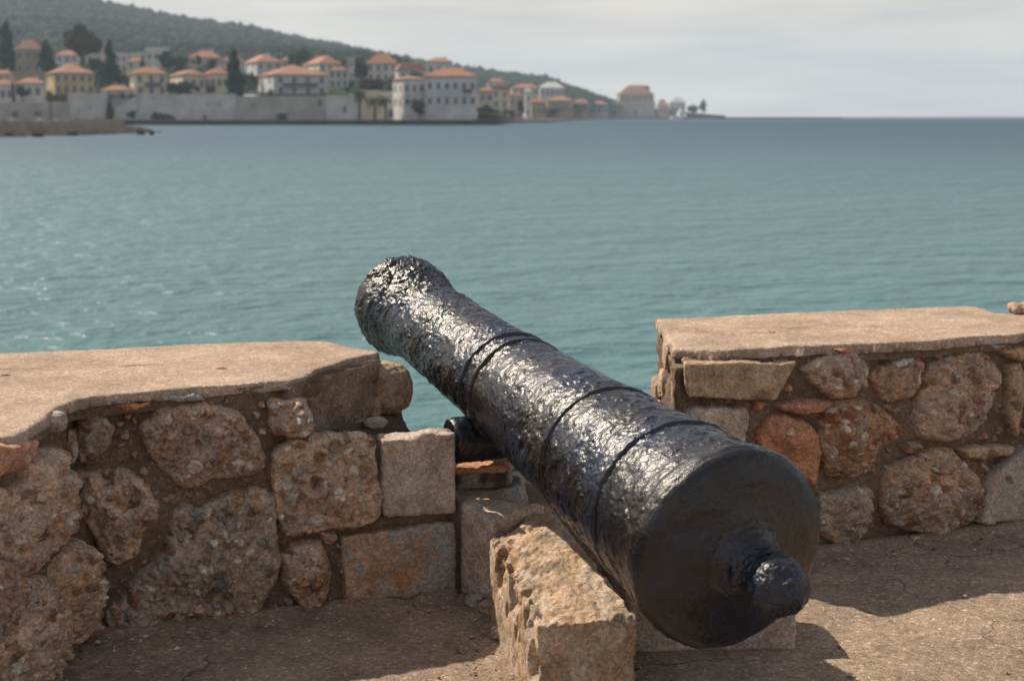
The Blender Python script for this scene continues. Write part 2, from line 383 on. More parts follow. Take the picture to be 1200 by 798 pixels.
def prism(name, plan, z0, z1, m, parent=None, step=.011, amp=.008, seed=1, top=True, freq=14):
    """upright prism with rough sides; plan is ccw polygon"""
    P = np.asarray(plan, float); pts = []
    for a, b in zip(P, np.roll(P, -1, 0)):
        k = max(1, int(np.linalg.norm(b - a) / step)); pts.append(a + (b - a) * (np.arange(k) / k)[:, None])
    P = np.concatenate(pts); n = len(P)
    T = np.roll(P, -1, 0) - np.roll(P, 1, 0); T /= np.linalg.norm(T, axis=1, keepdims=True); N = np.stack([T[:, 1], -T[:, 0]], 1)
    nz = max(2, int((z1 - z0) / step) + 1); zs = np.linspace(z0, z1, nz)
    X = np.repeat(P[None], nz, 0).reshape(-1, 2); NN = np.repeat(N[None], nz, 0).reshape(-1, 2); Z = np.repeat(zs, n)
    Q3 = np.concatenate([X, Z[:, None]], 1); d = amp * (1.4 * fbm(Q3 * freq, 4, .6, seed=seed) + .5 * fbm(Q3 * 70, 2, seed=seed + 3))
    V = np.concatenate([X + NN * d[:, None], Z[:, None]], 1)
    i = np.arange(n * (nz - 1)); r = i // n; c = i % n; c2 = (c + 1) % n
    F4 = np.stack([r * n + c, r * n + c2, (r + 1) * n + c2, (r + 1) * n + c], 1)
    faces = [tuple(f) for f in F4.tolist()]
    if top: faces.append(tuple(range(n * (nz - 1), n * nz)))
    return mesh_np(name, V, faces, m, parent)

def slab(name, plan, z, thick, m, parent, res=.006, seed=1, warp=.012, amp=.004, hole=None):
    """coping slab: worn top, ragged edge"""
    uv = np.asarray(plan, float); lo = uv.min(0) - .03; hi = uv.max(0) + .03
    nx = int((hi[0] - lo[0]) / res) + 2; ny = int((hi[1] - lo[1]) / res) + 2
    g = np.stack(np.meshgrid(np.linspace(lo[0], hi[0], nx), np.linspace(lo[1], hi[1], ny)), -1).reshape(-1, 2)
    P3 = np.concatenate([g, np.full((len(g), 1), seed * .77)], 1)
    gw = g + warp * np.stack([fbm(P3 * 13, 4, .6, seed=seed), fbm(P3 * 13, 4, .6, seed=seed + 50)], 1)
    s = sdf(gw, uv); rad = .018
    t = np.clip(s / rad, 0, 1)
    H = z - rad * .6 * (1 - np.sqrt(1 - (1 - t) ** 2)) + amp * fbm(P3 * 7, 4, .55, seed=seed + 3) + amp * .35 * fbm(P3 * 50, 3, .6, seed=seed + 4)
    if hole is not None:
        for hx, hy, hr, hd in hole:
            q = ((g[:, 0] - hx) / hr) ** 2 + ((g[:, 1] - hy) / hr) ** 2; H -= hd * np.clip(1 - q ** 2, 0, 1)
    g = contour_snap(g, s, nx, ny)
    H = np.where(s < 0, z - thick + .006 * fbm(P3 * 30, 2, seed=seed + 6), H)
    Q, used = grid_faces(nx, ny, s > -res * 2.3)
    return mesh_np(name, np.concatenate([g, H[:, None]], 1)[used], Q, m, parent)

# ------------------------------------------------------------------ terrace floor
def nonuni(lo, a, b, hi, fine, coarse):
    return np.concatenate([np.arange(lo, a, coarse), np.arange(a, b, fine), np.arange(b, hi + coarse, coarse)])
fx = nonuni(-3.0, -1.25, 2.1, 5.0, .009, .15); fy = nonuni(-4.0, 2.85, 4.75, 4.9, .009, .15)
G = np.stack(np.meshgrid(fx, fy), -1).reshape(-1, 2); G3 = np.concatenate([G, np.zeros((len(G), 1))], 1)
fz = .010 * fbm(G3 * 3.0, 4, .5, seed=3) + .004 * fbm(G3 * 22, 3, .6, seed=8) + .0022 * fbm(G3 * 60, 2, .6, seed=14)
# lip of mortar and dirt swept against the walls
dl = np.abs((G[:, 0] + .159) * .322 - (G[:, 1] - 3.924) * .947); fz += .022 * np.exp(-(dl / .05) ** 2) * (G[:, 0] < -.16)
dr = np.abs((G[:, 0] - .47) * .375 - (G[:, 1] - 4.13) * .927); fz += .018 * np.exp(-(dr / .05) ** 2) * (G[:, 0] > .5)
Qf, _ = grid_faces(len(fx), len(fy), np.ones(len(G), bool))
floor = mesh_np('terrace_floor', np.concatenate([G, fz[:, None] - .004], 1), Qf, M['floor'])
tag(floor, 'rough brown concrete terrace floor', None, None, 'structure')

# ------------------------------------------------------------------ left parapet
def vplane(p, d):
    d = np.array([d[0], d[1], 0.]); d /= np.linalg.norm(d)
    return np.array([p[0], p[1], 0.]), d, np.array([0, 0, 1.]), np.array([d[1], -d[0], 0.])
PL = vplane((-.159, 3.924), (.905, .308))
PRT = vplane((-1.095, 3.60), (.10, .995))       # return towards the camera; normal points right
PR = vplane((.47, 4.13), (1, .405))
ZL, ZR = .645, .655
def pp(pts, pl): return [onplane(x, y, pl[0], pl[3]) for x, y in pts]
lp = tag(empty('stone_parapet', (-.9, 4.0, 0)), 'rubble stone parapet left of the cannon with curved concrete coping', 'parapet')
core = [(-1.18, 2.0), (-1.12, 3.612), (-.178, 3.945), (-.19, 3.965), (-.28, 3.97), (-.335, 4.2), (-.36, 4.56), (-2.7, 3.85), (-2.7, 2.0)]
prism('mortar', core, -1.7, .452, M['mortar'], lp, seed=4, amp=.013)
up = [(-1.19, 2.0), (-1.135, 3.62), (-.70, 3.765), (-.60, 3.82), (-.545, 3.90), (-.50, 3.99), (-.43, 4.10), (-.40, 4.17), (-.43, 4.25), (-.62, 4.55), (-.75, 4.55), (-2.7, 3.95), (-2.7, 2.0)]
M['render'] = mortar_mat('crumbling_render', (.24, .17, .12), (.36, .265, .19), .5, 130, .008)
prism('render', [(-.655, 3.84), (-.60, 3.812), (-.545, 3.893), (-.50, 3.983), (-.43, 4.092), (-.392, 4.168), (-.425, 4.26), (-.62, 4.5)], .47, .6315, M['render'], lp, seed=19, amp=.022, freq=9)
prism('mortar', up, .44, .632, M['mortar'], lp, seed=9, amp=.016, freq=11)
cop = [atz(x, y, ZL)[:2] for x, y in [(0, 513), (20, 508), (35, 499), (52, 489), (70, 477), (86, 468), (100, 465), (150, 460), (200, 456), (250, 452), (300, 447), (340, 444), (358, 440), (371, 433), (391, 427), (412, 421), (430, 416), (441, 415), (444, 412), (432, 410), (402, 404), (384, 400), (354, 399), (300, 400), (200, 404), (100, 409), (0, 414)]]
cop0 = cop
cop = cop + [np.array((-2.7, 3.95)), np.array((-2.7, 1.9)), np.array((-1.22, 1.9))]
def inset(P, d):
    P = np.asarray(P, float); A = np.roll(P, 1, 0); B = np.roll(P, -1, 0); T = B - A; T /= np.linalg.norm(T, axis=1, keepdims=True)
    area = ((P[:, 0] * B[:, 1]) - (B[:, 0] * P[:, 1])).sum(); sg = 1 if area > 0 else -1
    Q = P + sg * d * np.stack([-T[:, 1], T[:, 0]], 1); return Q if sg > 0 else Q[::-1]
prism('mortar', inset(cop, .014), .588, .633, M['mortar'], lp, seed=11, amp=.008)
hx, hy = atz(262, 431, ZL)[:2]
slab('coping', cop, ZL, .028, M['coping'], lp, seed=5, hole=[(hx, hy, .016, .05), (*atz(8, 440, ZL)[:2], .012, .03)])

LS = [  # outline in photo pixels, kind, keywords
 ([(90,488),(120,484),(136,502),(128,520),(112,538),(94,542),(88,520)], 'greyc', dict(edge=.02)),
 ([(74,502),(92,504),(93,530),(88,544),(77,538)], 'pale', dict(edge=.015)),
 ([(132,466),(156,468),(177,471),(172,477),(148,480),(134,478)], 'rust', dict(edge=.01, proud=.02)),
 ([(163,506),(181,487),(189,479),(236,472),(278,482),(294,500),(309,532),(309,548),(283,561),(246,561),(225,574),(210,571),(189,553),(176,532)], 'warm', dict(proud=.03, edge=.05)),
 ([(84,556),(120,553),(144,550),(168,566),(187,592),(183,611),(168,626),(162,650),(136,663),(120,652),(107,626),(89,595)], 'pale', dict(proud=.03, edge=.05)),
 ([(199,605),(212,592),(231,600),(246,587),(272,577),(299,574),(320,584),(322,626),(327,673),(314,694),(299,718),(267,728),(231,721),(199,731),(157,739),(131,736),(123,715),(147,694),(162,673),(181,658),(196,632)], 'greyc', dict(proud=.03, edge=.045)),
 ([(315,470),(362,470),(369,500),(366,510),(340,514),(319,510)], 'warm', dict(edge=.03)),
 ([(321,529),(358,513),(372,511),(438,513),(442,560),(446,582),(446,604),(430,614),(371,622),(333,628),(322,586)], 'porous', dict(proud=.026, edge=.022)),
 ([(328,658),(335,642),(356,634),(376,636),(382,647),(389,668),(387,690),(376,710),(356,716),(345,701),(332,686)], 'pale', dict(proud=.03, edge=.04)),
 ([(183,462),(230,460),(245,467),(215,471),(190,472)], 'slate', dict(edge=.012, proud=.005)),
 ([(375,624),(394,622),(398,632),(388,640),(378,634)], 'warm', dict(edge=.012, proud=.0)),
]
for i, (pts, k, kw) in enumerate(LS):
    relief_stone(pp(pts, PL), PL, k, 100 + i, lp, **kw)
fillers(PL, [(95, 472), (330, 458), (385, 520), (440, 520), (400, 716), (120, 735)], 26, 7, lp, ['warm', 'pale', 'lime', 'sand', 'rust', 'greyc'])
RS = [
 ([(-60,520),(0,517),(40,512),(38,536),(24,552),(0,558),(-60,590)], 'rust', dict(edge=.03)),
 ([(34,537),(63,519),(79,553),(88,590),(86,616),(66,642),(33,673),(10,668),(-50,650),(-50,575),(0,570),(22,570)], 'pale', dict(proud=.035, edge=.06)),
 ([(63,679),(72,649),(89,629),(100,640),(107,664),(108,739),(101,750),(80,757),(72,745)], 'pale', dict(edge=.05, proud=.03)),
 ([(21,679),(45,673),(69,685),(73,721),(72,766),(57,810),(0,830),(-40,830),(-10,740)], 'pale', dict(edge=.05, proud=.035)),
 ([(-60,640),(0,655),(12,664),(22,691),(15,727),(0,739),(-60,780)], 'warm', dict(edge=.05, proud=.03)),
 ([(58,483),(66,480),(73,488),(70,504),(64,508),(57,500)], 'lime', dict(edge=.02, proud=.015)),
]
for i, (pts, k, kw) in enumerate(RS):
    relief_stone(pp(pts, PRT), PRT, k, 140 + i, lp, **kw)
def hexa(front, pl, proud, deep, dv=None):
    f = [onplane(x, y, pl[0], pl[3]) + pl[3] * proud for x, y in front]     # bl, br, tr, tl
    b = [q + (np.array(dv) if dv else -pl[3] * deep) for q in f]
    return [f[0], f[1], b[1], b[0], f[3], f[2], b[2], b[3]]
rough_block('dressed_block', hexa([(449,607),(533,600),(533,505),(447,515)], PL, .008, .075), 'lime', 31, lp, rad=.008, chip=.012, top_amp=.02, cols=[((.40,.27,.19), 6, .1)])
rough_block('dressed_block', hexa([(404,713),(534,692),(533,611),(398,629)], PL, .008, .16), 'lime', 47, lp, rad=.012, chip=.012, amp=1.3, cols=[((.44,.30,.21), 6, -.05), ((.42,.24,.13), 9, .16), ((.34,.32,.30), 8, .1)])
# rounded boulder left on the ledge
def boulder(name, c, r, kind, seed, parent, nu=110, nv=70, amp=.18, flat=0):
    th = np.linspace(0, 2 * np.pi, nu, endpoint=False); ph = np.linspace(0, np.pi, nv)
    TT, PH = np.meshgrid(th, ph); d = np.stack([np.cos(TT) * np.sin(PH), np.sin(TT) * np.sin(PH), np.cos(PH)], -1).reshape(-1, 3)
    d2 = np.sign(d) * np.abs(d) ** .8
    rr = 1 + amp * fbm(d * 1.6 + seed, 4, .5, seed=seed) + amp * .18 * fbm(d * 9 + seed, 3, .6, seed=seed)
    V = np.array(c) + d2 * np.array(r) * rr[:, None]
    i = np.arange((nv - 1) * nu); R_ = i // nu; c_ = i % nu; c2 = (c_ + 1) % nu
    Q = np.stack([R_ * nu + c_, (R_ + 1) * nu + c_, (R_ + 1) * nu + c2, R_ * nu + c2], 1)
    b = np.array(KIND[kind][0]); col = b[None] * (1 + .3 * fbm(d * 4 + seed, 4, seed=seed + 2))[:, None]
    return mesh_np(name, V, Q, M['stone'], parent, col=np.clip(col, .02, .7))
bo = atz(449, 484, .45)
boulder('boulder', (bo[0] + .0, bo[1] + .02, .525), (.088, .085, .078), 'sand', 12, lp)
boulder('stone', (-.44, 4.17, .49), (.05, .05, .045), 'sand', 15, lp, 60, 40)
boulder('stone', (-.40, 4.09, .462), (.035, .03, .018), 'lime', 16, lp, 50, 30)

# ------------------------------------------------------------------ right parapet
rp = tag(empty('stone_parapet', (1.4, 4.7, 0)), 'rubble stone parapet right of the cannon with straight concrete coping', 'parapet')
prism('mortar', [(.486, 4.161), (3.6, 5.416), (3.4, 5.68), (1.70, 4.96), (1.66, 5.15), (.505, 4.84)], -1.7, .612, M['mortar'], rp, seed=21, amp=.013)
copR = [atz(x, y, ZR)[:2] for x, y in [(788, 409), (832, 411), (870, 409), (928, 406), (1000, 403), (1080, 400), (1140, 394), (1200, 390)]] + [np.array((3.7, 5.46)), np.array((3.4, 5.75))] + \
       [atz(x, y, ZR)[:2] for x, y in [(1190, 367), (1166, 366), (1146, 358.5), (1130, 358.5), (1000, 363), (880, 368), (800, 372), (768, 373)]]
prism('mortar', inset(copR, .014), .60, .643, M['mortar'], rp, seed=22, amp=.008)
slab('coping', copR, ZR, .03, M['coping'], rp, seed=25)
SR = [
 ([(803,480),(872,476),(875,492),(870,530),(820,530)], 'lime', dict(edge=.012, proud=.01, stain=((.36,.25,.18), 6, .1))),
 ([(910,474),(940,468),(972,468),(974,474),(960,482),(940,486),(916,480)], 'rust', dict(edge=.012, proud=.02)),
 ([(940,434),(969,416),(1001,410),(1015,424),(1017,452),(1005,464),(981,468),(961,456),(949,444)], 'pale', dict(edge=.035, proud=.025)),
 ([(1021,440),(1049,416),(1073,412),(1083,428),(1081,452),(1065,468),(1041,472),(1027,456)], 'warm', dict(edge=.04, proud=.015)),
 ([(1081,456),(1093,424),(1121,414),(1149,412),(1169,432),(1173,448),(1165,460),(1153,496),(1133,512),(1101,518),(1081,512),(1071,492)], 'pale', dict(edge=.05, proud=.03)),
 ([(1181,428),(1197,426),(1196,480),(1187,514),(1179,492)], 'sand', dict(edge=.012, proud=.012)),
 ([(896,496),(908,486),(936,490),(957,504),(961,533),(957,565),(950,568),(900,540),(890,516)], 'rust', dict(edge=.025, proud=.02)),
 ([(965,488),(977,472),(1009,468),(1033,480),(1055,500),(1049,516),(1033,525),(1021,549),(997,559),(973,557),(961,533)], 'red', dict(edge=.045, proud=.03)),
 ([(1037,549),(1081,533),(1113,525),(1145,559),(1145,581),(1133,613),(1105,626),(1069,623),(1041,613),(1037,581)], 'warm', dict(edge=.04, proud=.03)),
 ([(1150,580),(1155,565),(1180,537),(1200,524),(1250,522),(1250,600),(1200,608),(1146,613)], 'slate', dict(edge=.02, proud=.02, stain=((.40,.32,.26), 7, .05))),
 ([(1123,524),(1185,520),(1181,533),(1149,539),(1133,537)], 'sand', dict(edge=.01, proud=.014)),
 ([(960,581),(1001,571),(1023,573),(1019,617),(1001,639),(977,635),(962,629)], 'greyc', dict(edge=.03, proud=.02, stain=((.42,.35,.28), 8, .0))),
 ([(1149,403),(1169,400),(1179,403),(1165,409)], 'slate', dict(edge=.008, proud=.01)),
 ([(1172,410),(1185,406),(1230,404),(1230,422),(1185,421)], 'sand', dict(edge=.012, proud=.015)),
 ([(1081,410),(1107,412),(1099,420),(1088,416)], 'slate', dict(edge=.008, proud=.006)),
 ([(975,408),(990,406),(1003,409),(996,414),(980,414)], 'rust', dict(edge=.008, proud=.005)),
 ([(1056,522),(1072,515),(1080,524),(1062,534)], 'warm', dict(edge=.012, proud=-.005)),
 ([(1200,430),(1250,424),(1250,500),(1206,505)], 'warm', dict(edge=.03, proud=.02)),
]
for i, (pts, k, kw) in enumerate(SR):
    relief_stone(pp(pts, PR), PR, k, 200 + i, rp, **kw)
fillers(PR, [(805, 470), (925, 430), (1240, 400), (1240, 602), (960, 640), (880, 560)], 26, 9, rp, ['warm', 'pale', 'sand', 'rust', 'red'])
rough_block('dressed_block', hexa([(801,464),(905,468),(929,424),(797,425)], PR, .022, .26, (.015, .26, 0)), 'sand', 61, rp, rad=.008, chip=.012, top_amp=.006, cols=[((.22,.15,.09), 6, .15)])
# rubble of the embrasure cheek
rr = random.Random(5)
for i in range(9):
    boulder('stone', (.497 + rr.uniform(-.004, .006), 4.25 + i * .07, rr.choice([.25, .4, .52, .58, .33]) + rr.uniform(-.05, .03)), (.016, .055, .045), rr.choice(['warm', 'pale', 'sand']), 300 + i, rp, 50, 30, .25)
# sill between the merlons
sl = prism('embrasure_sill', [(-.19, 3.97), (.50, 4.2), (.52, 4.86), (-.24, 4.62)], -1.7, .205, M['render'], None, seed=33)
tag(sl, 'dark mortar sill in the gap between the two stone parapets', None, None, 'structure')
# broken brick lying at the far end of the right coping
bb = atz(1197, 368, ZR)
bk = rough_block('broken_masonry', [(bb[0] - .02 + dx * .11, bb[1] + dy * .08, ZR + .001 + dz * .024) for dz in (0, 1) for dx, dy in ((0, 0), (1, 0), (1, 1), (0, 1))], 'warm', 71, None, rad=.006, chip=.006)
tag(bk, 'small broken piece of masonry lying on the right parapet coping at the picture edge', 'rubble')

# ------------------------------------------------------------------ stones under the cannon
def corners(bl, br, tr, tl, z0, zt):
    """plan corners (front-left, front-right, back-right, back-left); zt: top heights"""
    P = [bl, br, tr, tl]
    return [(*p, z0) for p in P] + [(*p, z) for p, z in zip(P, zt)]
def cav(u, p):   # eaten-out hollows along the left shoulder
    return -.04 * np.clip(fbm(p * 13 + 5, 3, .5, seed=8) - .02, 0, 1) * sstep(.4, .0, u[:, 0]) * sstep(.2, .5, u[:, 2]) * 2.2
bq = [atz(630, 733, .222)[:2], atz(748, 717, .222)[:2], atz(640, 585, .228)[:2], atz(574, 632, .232)[:2]]
bed = rough_block('bed_stone', corners(bq[0], bq[1], bq[2], bq[3], -.02, (.222, .215, .222, .232)), 'sand', 82, None, res=.0055, rad=.012, chip=.03, amp=1.2, top_amp=.012, extra=cav, cols=[((.47,.38,.29), 7, -.1), ((.40,.26,.16), 8, .25), ((.30,.22,.16), 14, .2)])
tag(bed, 'long eroded sandstone block lying under the cannon barrel', 'stone block')
pq = [atz(540, 694, 0)[:2] + (.0, .01), atz(566, 708, 0)[:2] + (.03, .01), atz(640, 590, .25)[:2], atz(536, 580, .25)[:2]]
pq[1] = np.array([pq[1][0], min(pq[1][1], 3.83)])
ps = rough_block('pale_stone', corners(pq[0], pq[1], pq[2], pq[3], -.02, (.262, .245, .25, .262)), 'sand', 91, None, rad=.02, chip=.02, cols=[((.52,.42,.34), 5, -.5)])
tag(ps, 'pale smooth stone wedged between dressed blocks and the eroded block', 'stone block')
su = rough_block('support_stone', corners((.30, 3.49), (.735, 3.51), (.70, 3.78), (.24, 3.76), -.02, (.155, .15, .19, .19)), 'lime', 97, None, rad=.012, chip=.015, cols=[((.40,.27,.12), 4, .05)])
tag(su, 'squared pale stone propping up the breech of the cannon', 'stone block')
ts = rough_block('seat_stone', corners((-.19, 4.06), (.05, 4.10), (.03, 4.34), (-.2, 4.30), .08, (.255, .255, .27, .27)), 'slate', 99, None, rad=.02, chip=.02, cols=[((.08,.07,.065), 5, -.2)])
tag(ts, 'dark stone under the tile on which the trunnion rests', 'stone block')
tp = rough_block('tile_slab', corners((-.195, 4.05), (-.02, 4.08), (.0, 4.28), (-.2, 4.22), .315, (.337, .337, .34, .34)), 'rust', 103, None, rad=.006, chip=.008)
tag(tp, 'thin reddish tile slab under the cannon trunnion', 'tile')
ts2 = rough_block('packing_stone', corners((-.17, 4.10), (.0, 4.14), (.0, 4.26), (-.18, 4.22), .25, (.318, .318, .318, .318)), 'slate', 107, None, rad=.015, chip=.02, cols=[((.07,.06,.055), 5, -.3)])  # colour mostly near black
tag(ts2, 'near-black packing stone beneath the thin reddish tile', 'stone block')

# ------------------------------------------------------------------ cannon
BP = atdepth(861, 648, 3.08); MP = atdepth(469, 355, 4.97)
AX = (MP - BP); LEN = np.linalg.norm(AX); AX = AX / LEN
E1 = np.cross(AX, [0, 0, 1.]); E1 /= np.linalg.norm(E1); E2 = np.cross(E1, AX)     # E1 to the right of the barrel, E2 up
cn = tag(empty('cannon', (BP[0] + AX[0], BP[1] + AX[1], 0)), 'old black painted iron cannon pointing out to sea through the parapet gap', 'cannon')
def lathe(name, prof, parent, nth=300, ds=.004, amp=1.0, o=BP, a=AX, e1=E1, e2=E2, seed=1, m=None):
    s = np.array([p[0] for p in prof]); r = np.array([p[1] for p in prof])
    L = np.concatenate([[0], np.cumsum(np.hypot(np.diff(s), np.diff(r)))]); n = max(len(prof), int(L[-1] / ds))
    t = np.unique(np.concatenate([np.linspace(0, L[-1], n), L])); S = np.interp(t, L, s); R_ = np.interp(t, L, r)
    for _ in range(2): R_[1:-1] = .25 * R_[:-2] + .5 * R_[1:-1] + .25 * R_[2:]; S[1:-1] = .25 * S[:-2] + .5 * S[1:-1] + .25 * S[2:]
    n = len(S); th = np.linspace(0, 2 * np.pi, nth, endpoint=False)
    dS = np.gradient(S); dR = np.gradient(R_); nl = np.hypot(dS, dR) + 1e-9; nr, ns = dS / nl, -dR / nl
    sg = 1.0 if S[-1] > S[0] else -1.0
    X = np.repeat(R_, nth) * np.tile(np.cos(th), n); Y = np.repeat(R_, nth) * np.tile(np.sin(th), n); Z = np.repeat(S, nth)
    P = np.stack([X, Y, Z], 1)
    A = P * np.array([30, 30, 52]); B = P * np.array([9, 9, 11])
    wear = .5 + 1.0 * np.clip(fbm(P * 7 + 9, 4, .6, seed=seed + 40) + .28, 0, 1)
    if name == 'barrel': wear = wear * (1 + 1.0 * sstep(L_ - .75, L_ - .1, Z))
    fl = fbm(P * np.array([32, 32, 44]), 4, .6, seed=seed + 61); flake = sstep(.0, .05, fl) + sstep(.22, .26, fl)          # lifted flakes of old paint
    side = sstep(-.02, .06, Z) if name == 'barrel' else 1.0
    d = amp * (.0026 * fbm(A, 4, .58, seed=seed) * wear * (.3 + .7 * side) + .0030 * fbm(B, 3, seed=seed + 11) + (.0017 * flake + .0014 * fbm(P * 130, 3, .65, seed=seed + 23)) * wear * (.5 + .5 * side))
    NR = np.repeat(nr * sg, nth); NS = np.repeat(ns * sg, nth)
    X2 = X + d * NR * np.tile(np.cos(th), n); Y2 = Y + d * NR * np.tile(np.sin(th), n); Z2 = Z + d * NS
    V = o + X2[:, None] * e1 + Y2[:, None] * e2 + Z2[:, None] * a
    i = np.arange((n - 1) * nth); rr_ = i // nth; c = i % nth; c2 = (c + 1) % nth
    Q = np.stack([rr_ * nth + c, rr_ * nth + c2, (rr_ + 1) * nth + c2, (rr_ + 1) * nth + c], 1)
    if sg < 0: Q = Q[:, ::-1]
    return mesh_np(name, V, Q, m or M['iron'], parent)
L_ = LEN
lathe('barrel', [(-.060, .055), (-.046, .085), (-.034, .125), (-.020, .175), (-.006, .212), (.004, .225), (.014, .231), (.03, .234), (.055, .232), (.07, .224), (.10, .220), (.27, .206), (.60, .183), (1.10, .157), (1.20, .152), (1.60, .141), (L_ - .24, .137),
                 (L_ - .20, .142), (L_ - .13, .160), (L_ - .07, .171), (L_ - .03, .172), (L_ - .008, .163), (L_, .15), (L_, .075), (L_ - .35, .07)], cn, nth=420, ds=.0034, seed=2)
for s0, r0, hh in ((.27, .206, .007), (.60, .183, .0085), (1.135, .1555, .009), (1.215, .1515, .0085)):
    lathe('reinforce_ring', [(s0 - .011, r0 - .004), (s0 - .007, r0 + hh * .8), (s0, r0 + hh), (s0 + .007, r0 + hh * .8), (s0 + .011, r0 - .004)], cn, nth=360, ds=.003, amp=.8, seed=int(s0 * 100))
lathe('cascabel', [(-.036, .10), (-.050, .082), (-.070, .066), (-.095, .055), (-.12, .053), (-.15, .058), (-.175, .060), (-.198, .053), (-.216, .036), (-.225, .014), (-.226, .001)], cn, nth=160, ds=.003, amp=1.5, seed=7)
tc_ = BP + AX * 1.22 - E2 * .158
lathe('trunnion', [(.02, .068), (.165, .066), (.178, .060), (.181, .02), (.181, .001)], cn, nth=120, ds=.004, o=tc_, a=-E1, e1=AX, e2=E2, seed=12)
lathe('trunnion', [(.02, .068), (.165, .066), (.178, .060), (.181, .02), (.181, .001)], cn, nth=120, ds=.004, o=tc_, a=E1, e1=AX, e2=E2, seed=13)

# ------------------------------------------------------------------ loose stones and grit on the floor
for i, (x, y, r, k, lab) in enumerate([(556, 707, .028, 'lime', 'small grey rubble stone at the foot of the dressed blocks'), (577, 716, .036, 'sand', 'largest rubble stone beside the eroded block'),
        (588, 745, .03, 'lime', 'rubble stone lying against the left side of the eroded block'), (1072, 633, .017, 'lime', 'white pebble on the floor below the right parapet'), (80, 772, .016, 'lime', 'pale pebble near the foot of the left parapet corner')]):
    p = atz(x, y, 0)
    o = boulder('rubble_stone' if i < 3 else 'pebble', (p[0], p[1], r * .35), (r, r * .8, r * .6), k, 400 + i, None, 40, 26, .3); tag(o, lab, 'stone' if i < 3 else 'pebble')
R = np.random.default_rng(4)
ico = np.array([(1, 0, 0), (-1, 0, 0), (0, 1, 0), (0, -1, 0), (0, 0, 1), (0, 0, -1)], float); icf = [(0, 2, 4), (2, 1, 4), (1, 3, 4), (3, 0, 4), (2, 0, 5), (1, 2, 5), (3, 1, 5), (0, 3, 5)]
gv, gf, gc = [], [], []
def floor_z(x, y): return .010 * fbm(np.array([[x, y, 0]]) * 3.0, 4, .5, seed=3)[0] - .004
for k in range(2400):
    if k < 700: x, y = R.uniform(-1.1, 2.0), R.uniform(2.95, 4.4)
    elif k < 1400: x = R.uniform(-1.1, -.1); y = 3.924 + (x + .159) * .34 - abs(R.normal(.03, .05)) - .01
    elif k < 2000: x = R.uniform(.7, 2.0); y = 4.13 + (x - .47) * .405 - abs(R.normal(.03, .06)) - .01
    else: x = R.normal(-.03, .07); y = R.uniform(3.3, 3.85)
    s = R.uniform(.0014, .0038) * (1 + 1.8 * (R.random() < .10)); q = ico * s * R.uniform(.6, 1.2, (6, 1)); a = R.uniform(0, 6.28)
    q = q @ np.array([[math.cos(a), math.sin(a), 0], [-math.sin(a), math.cos(a), 0], [0, 0, .7]]) + (x, y, floor_z(x, y) + s * .5)
    b = len(gv) * 6; gv.append(q); gf += [tuple(i + b for i in f) for f in icf]; gc.append(np.repeat(np.array([PAL[['cream', 'white', 'pink', 'grey', 'brown'][R.integers(5)]]]) * .9, 6, 0))
gr = mesh_np('grit', np.concatenate(gv), gf, M['stone'], None, smooth=False, col=np.concatenate(gc)); tag(gr, 'loose grit and stone chips scattered on the terrace floor', 'grit', None, 'stuff')

# ------------------------------------------------------------------ the sea
def sea_mat():
    m, nt, b = mat('sea_water')
    tc = node(nt, 'ShaderNodeTexCoord', name='tc'); sep = node(nt, 'ShaderNodeSeparateXYZ'); nt.links.new(tc.outputs['Object'], sep.inputs['Vector'])
    def mr(src, a, b_, o='Result'):
        n = node(nt, 'ShaderNodeMapRange'); n.interpolation_type = 'SMOOTHSTEP'; n.inputs['From Min'].default_value = a; n.inputs['From Max'].default_value = b_
        nt.links.new(src, n.inputs['Value']); return n.outputs['Result']
    patch = noise(nt, .012, 3, .5)
    near = mixc(nt, ramp(nt, patch, [(.35, 0.), (.7, 1.)]), (.068, .165, .172), (.045, .138, .152))       # pale sand bottom near the shore
    c = mixc(nt, mr(sep.outputs['Y'], 20, 160), near, (.030, .085, .122)); c = mixc(nt, mr(sep.outputs['Y'], 200, 1200), c, (.016, .046, .084))
    mm_ = node(nt, 'ShaderNodeMath'); mm_.operation = 'MULTIPLY'; nt.links.new(mr(sep.outputs['X'], -5, 60), mm_.inputs[0]); mm_.inputs[1].default_value = .55
    c = mixc(nt, mm_.outputs['Value'], c, (.018, .060, .088))
    nt.links.new(c, b.inputs['Base Color']); b.inputs['IOR'].default_value = 1.333; b.inputs['Specular IOR Level'].default_value = .40
    r = node(nt, 'ShaderNodeMapRange'); nt.links.new(sep.outputs['Y'], r.inputs['Value'])
    for k, v in (('From Min', 20), ('From Max', 500), ('To Min', .33), ('To Max', .5)): r.inputs[k].default_value = v
    nt.links.new(r.outputs['Result'], b.inputs['Roughness'])
    def wave(scale, sx, sy, rot, det):
        mp = node(nt, 'ShaderNodeMapping'); mp.inputs['Scale'].default_value = (sx, sy, 1); mp.inputs['Rotation'].default_value = (0, 0, math.radians(rot))
        nt.links.new(tc.outputs['Object'], mp.inputs['Vector']); return noise(nt, scale, det, .55, mp.outputs['Vector'])
    n1 = bump(nt, b, wave(4.2, .8, 1.0, 12, 3), 1.0, .125)
    n2 = bump(nt, b, wave(1.1, .75, 1.0, -18, 2), 1.0, .32, n1)
    n3 = bump(nt, b, wave(.16, .7, 1.0, 15, 3), 1.0, .45, n2)
    return m
M['sea'] = sea_mat()
ys = np.array([-60, 4.3, 30, 100, 300, 1000, 3000, 6000.]); V = []; 
for y in ys: V += [(-4200., y, SEA), (4200., y, SEA)]
Fq = [(2 * k, 2 * k + 1, 2 * k + 3, 2 * k + 2) for k in range(len(ys) - 1)]
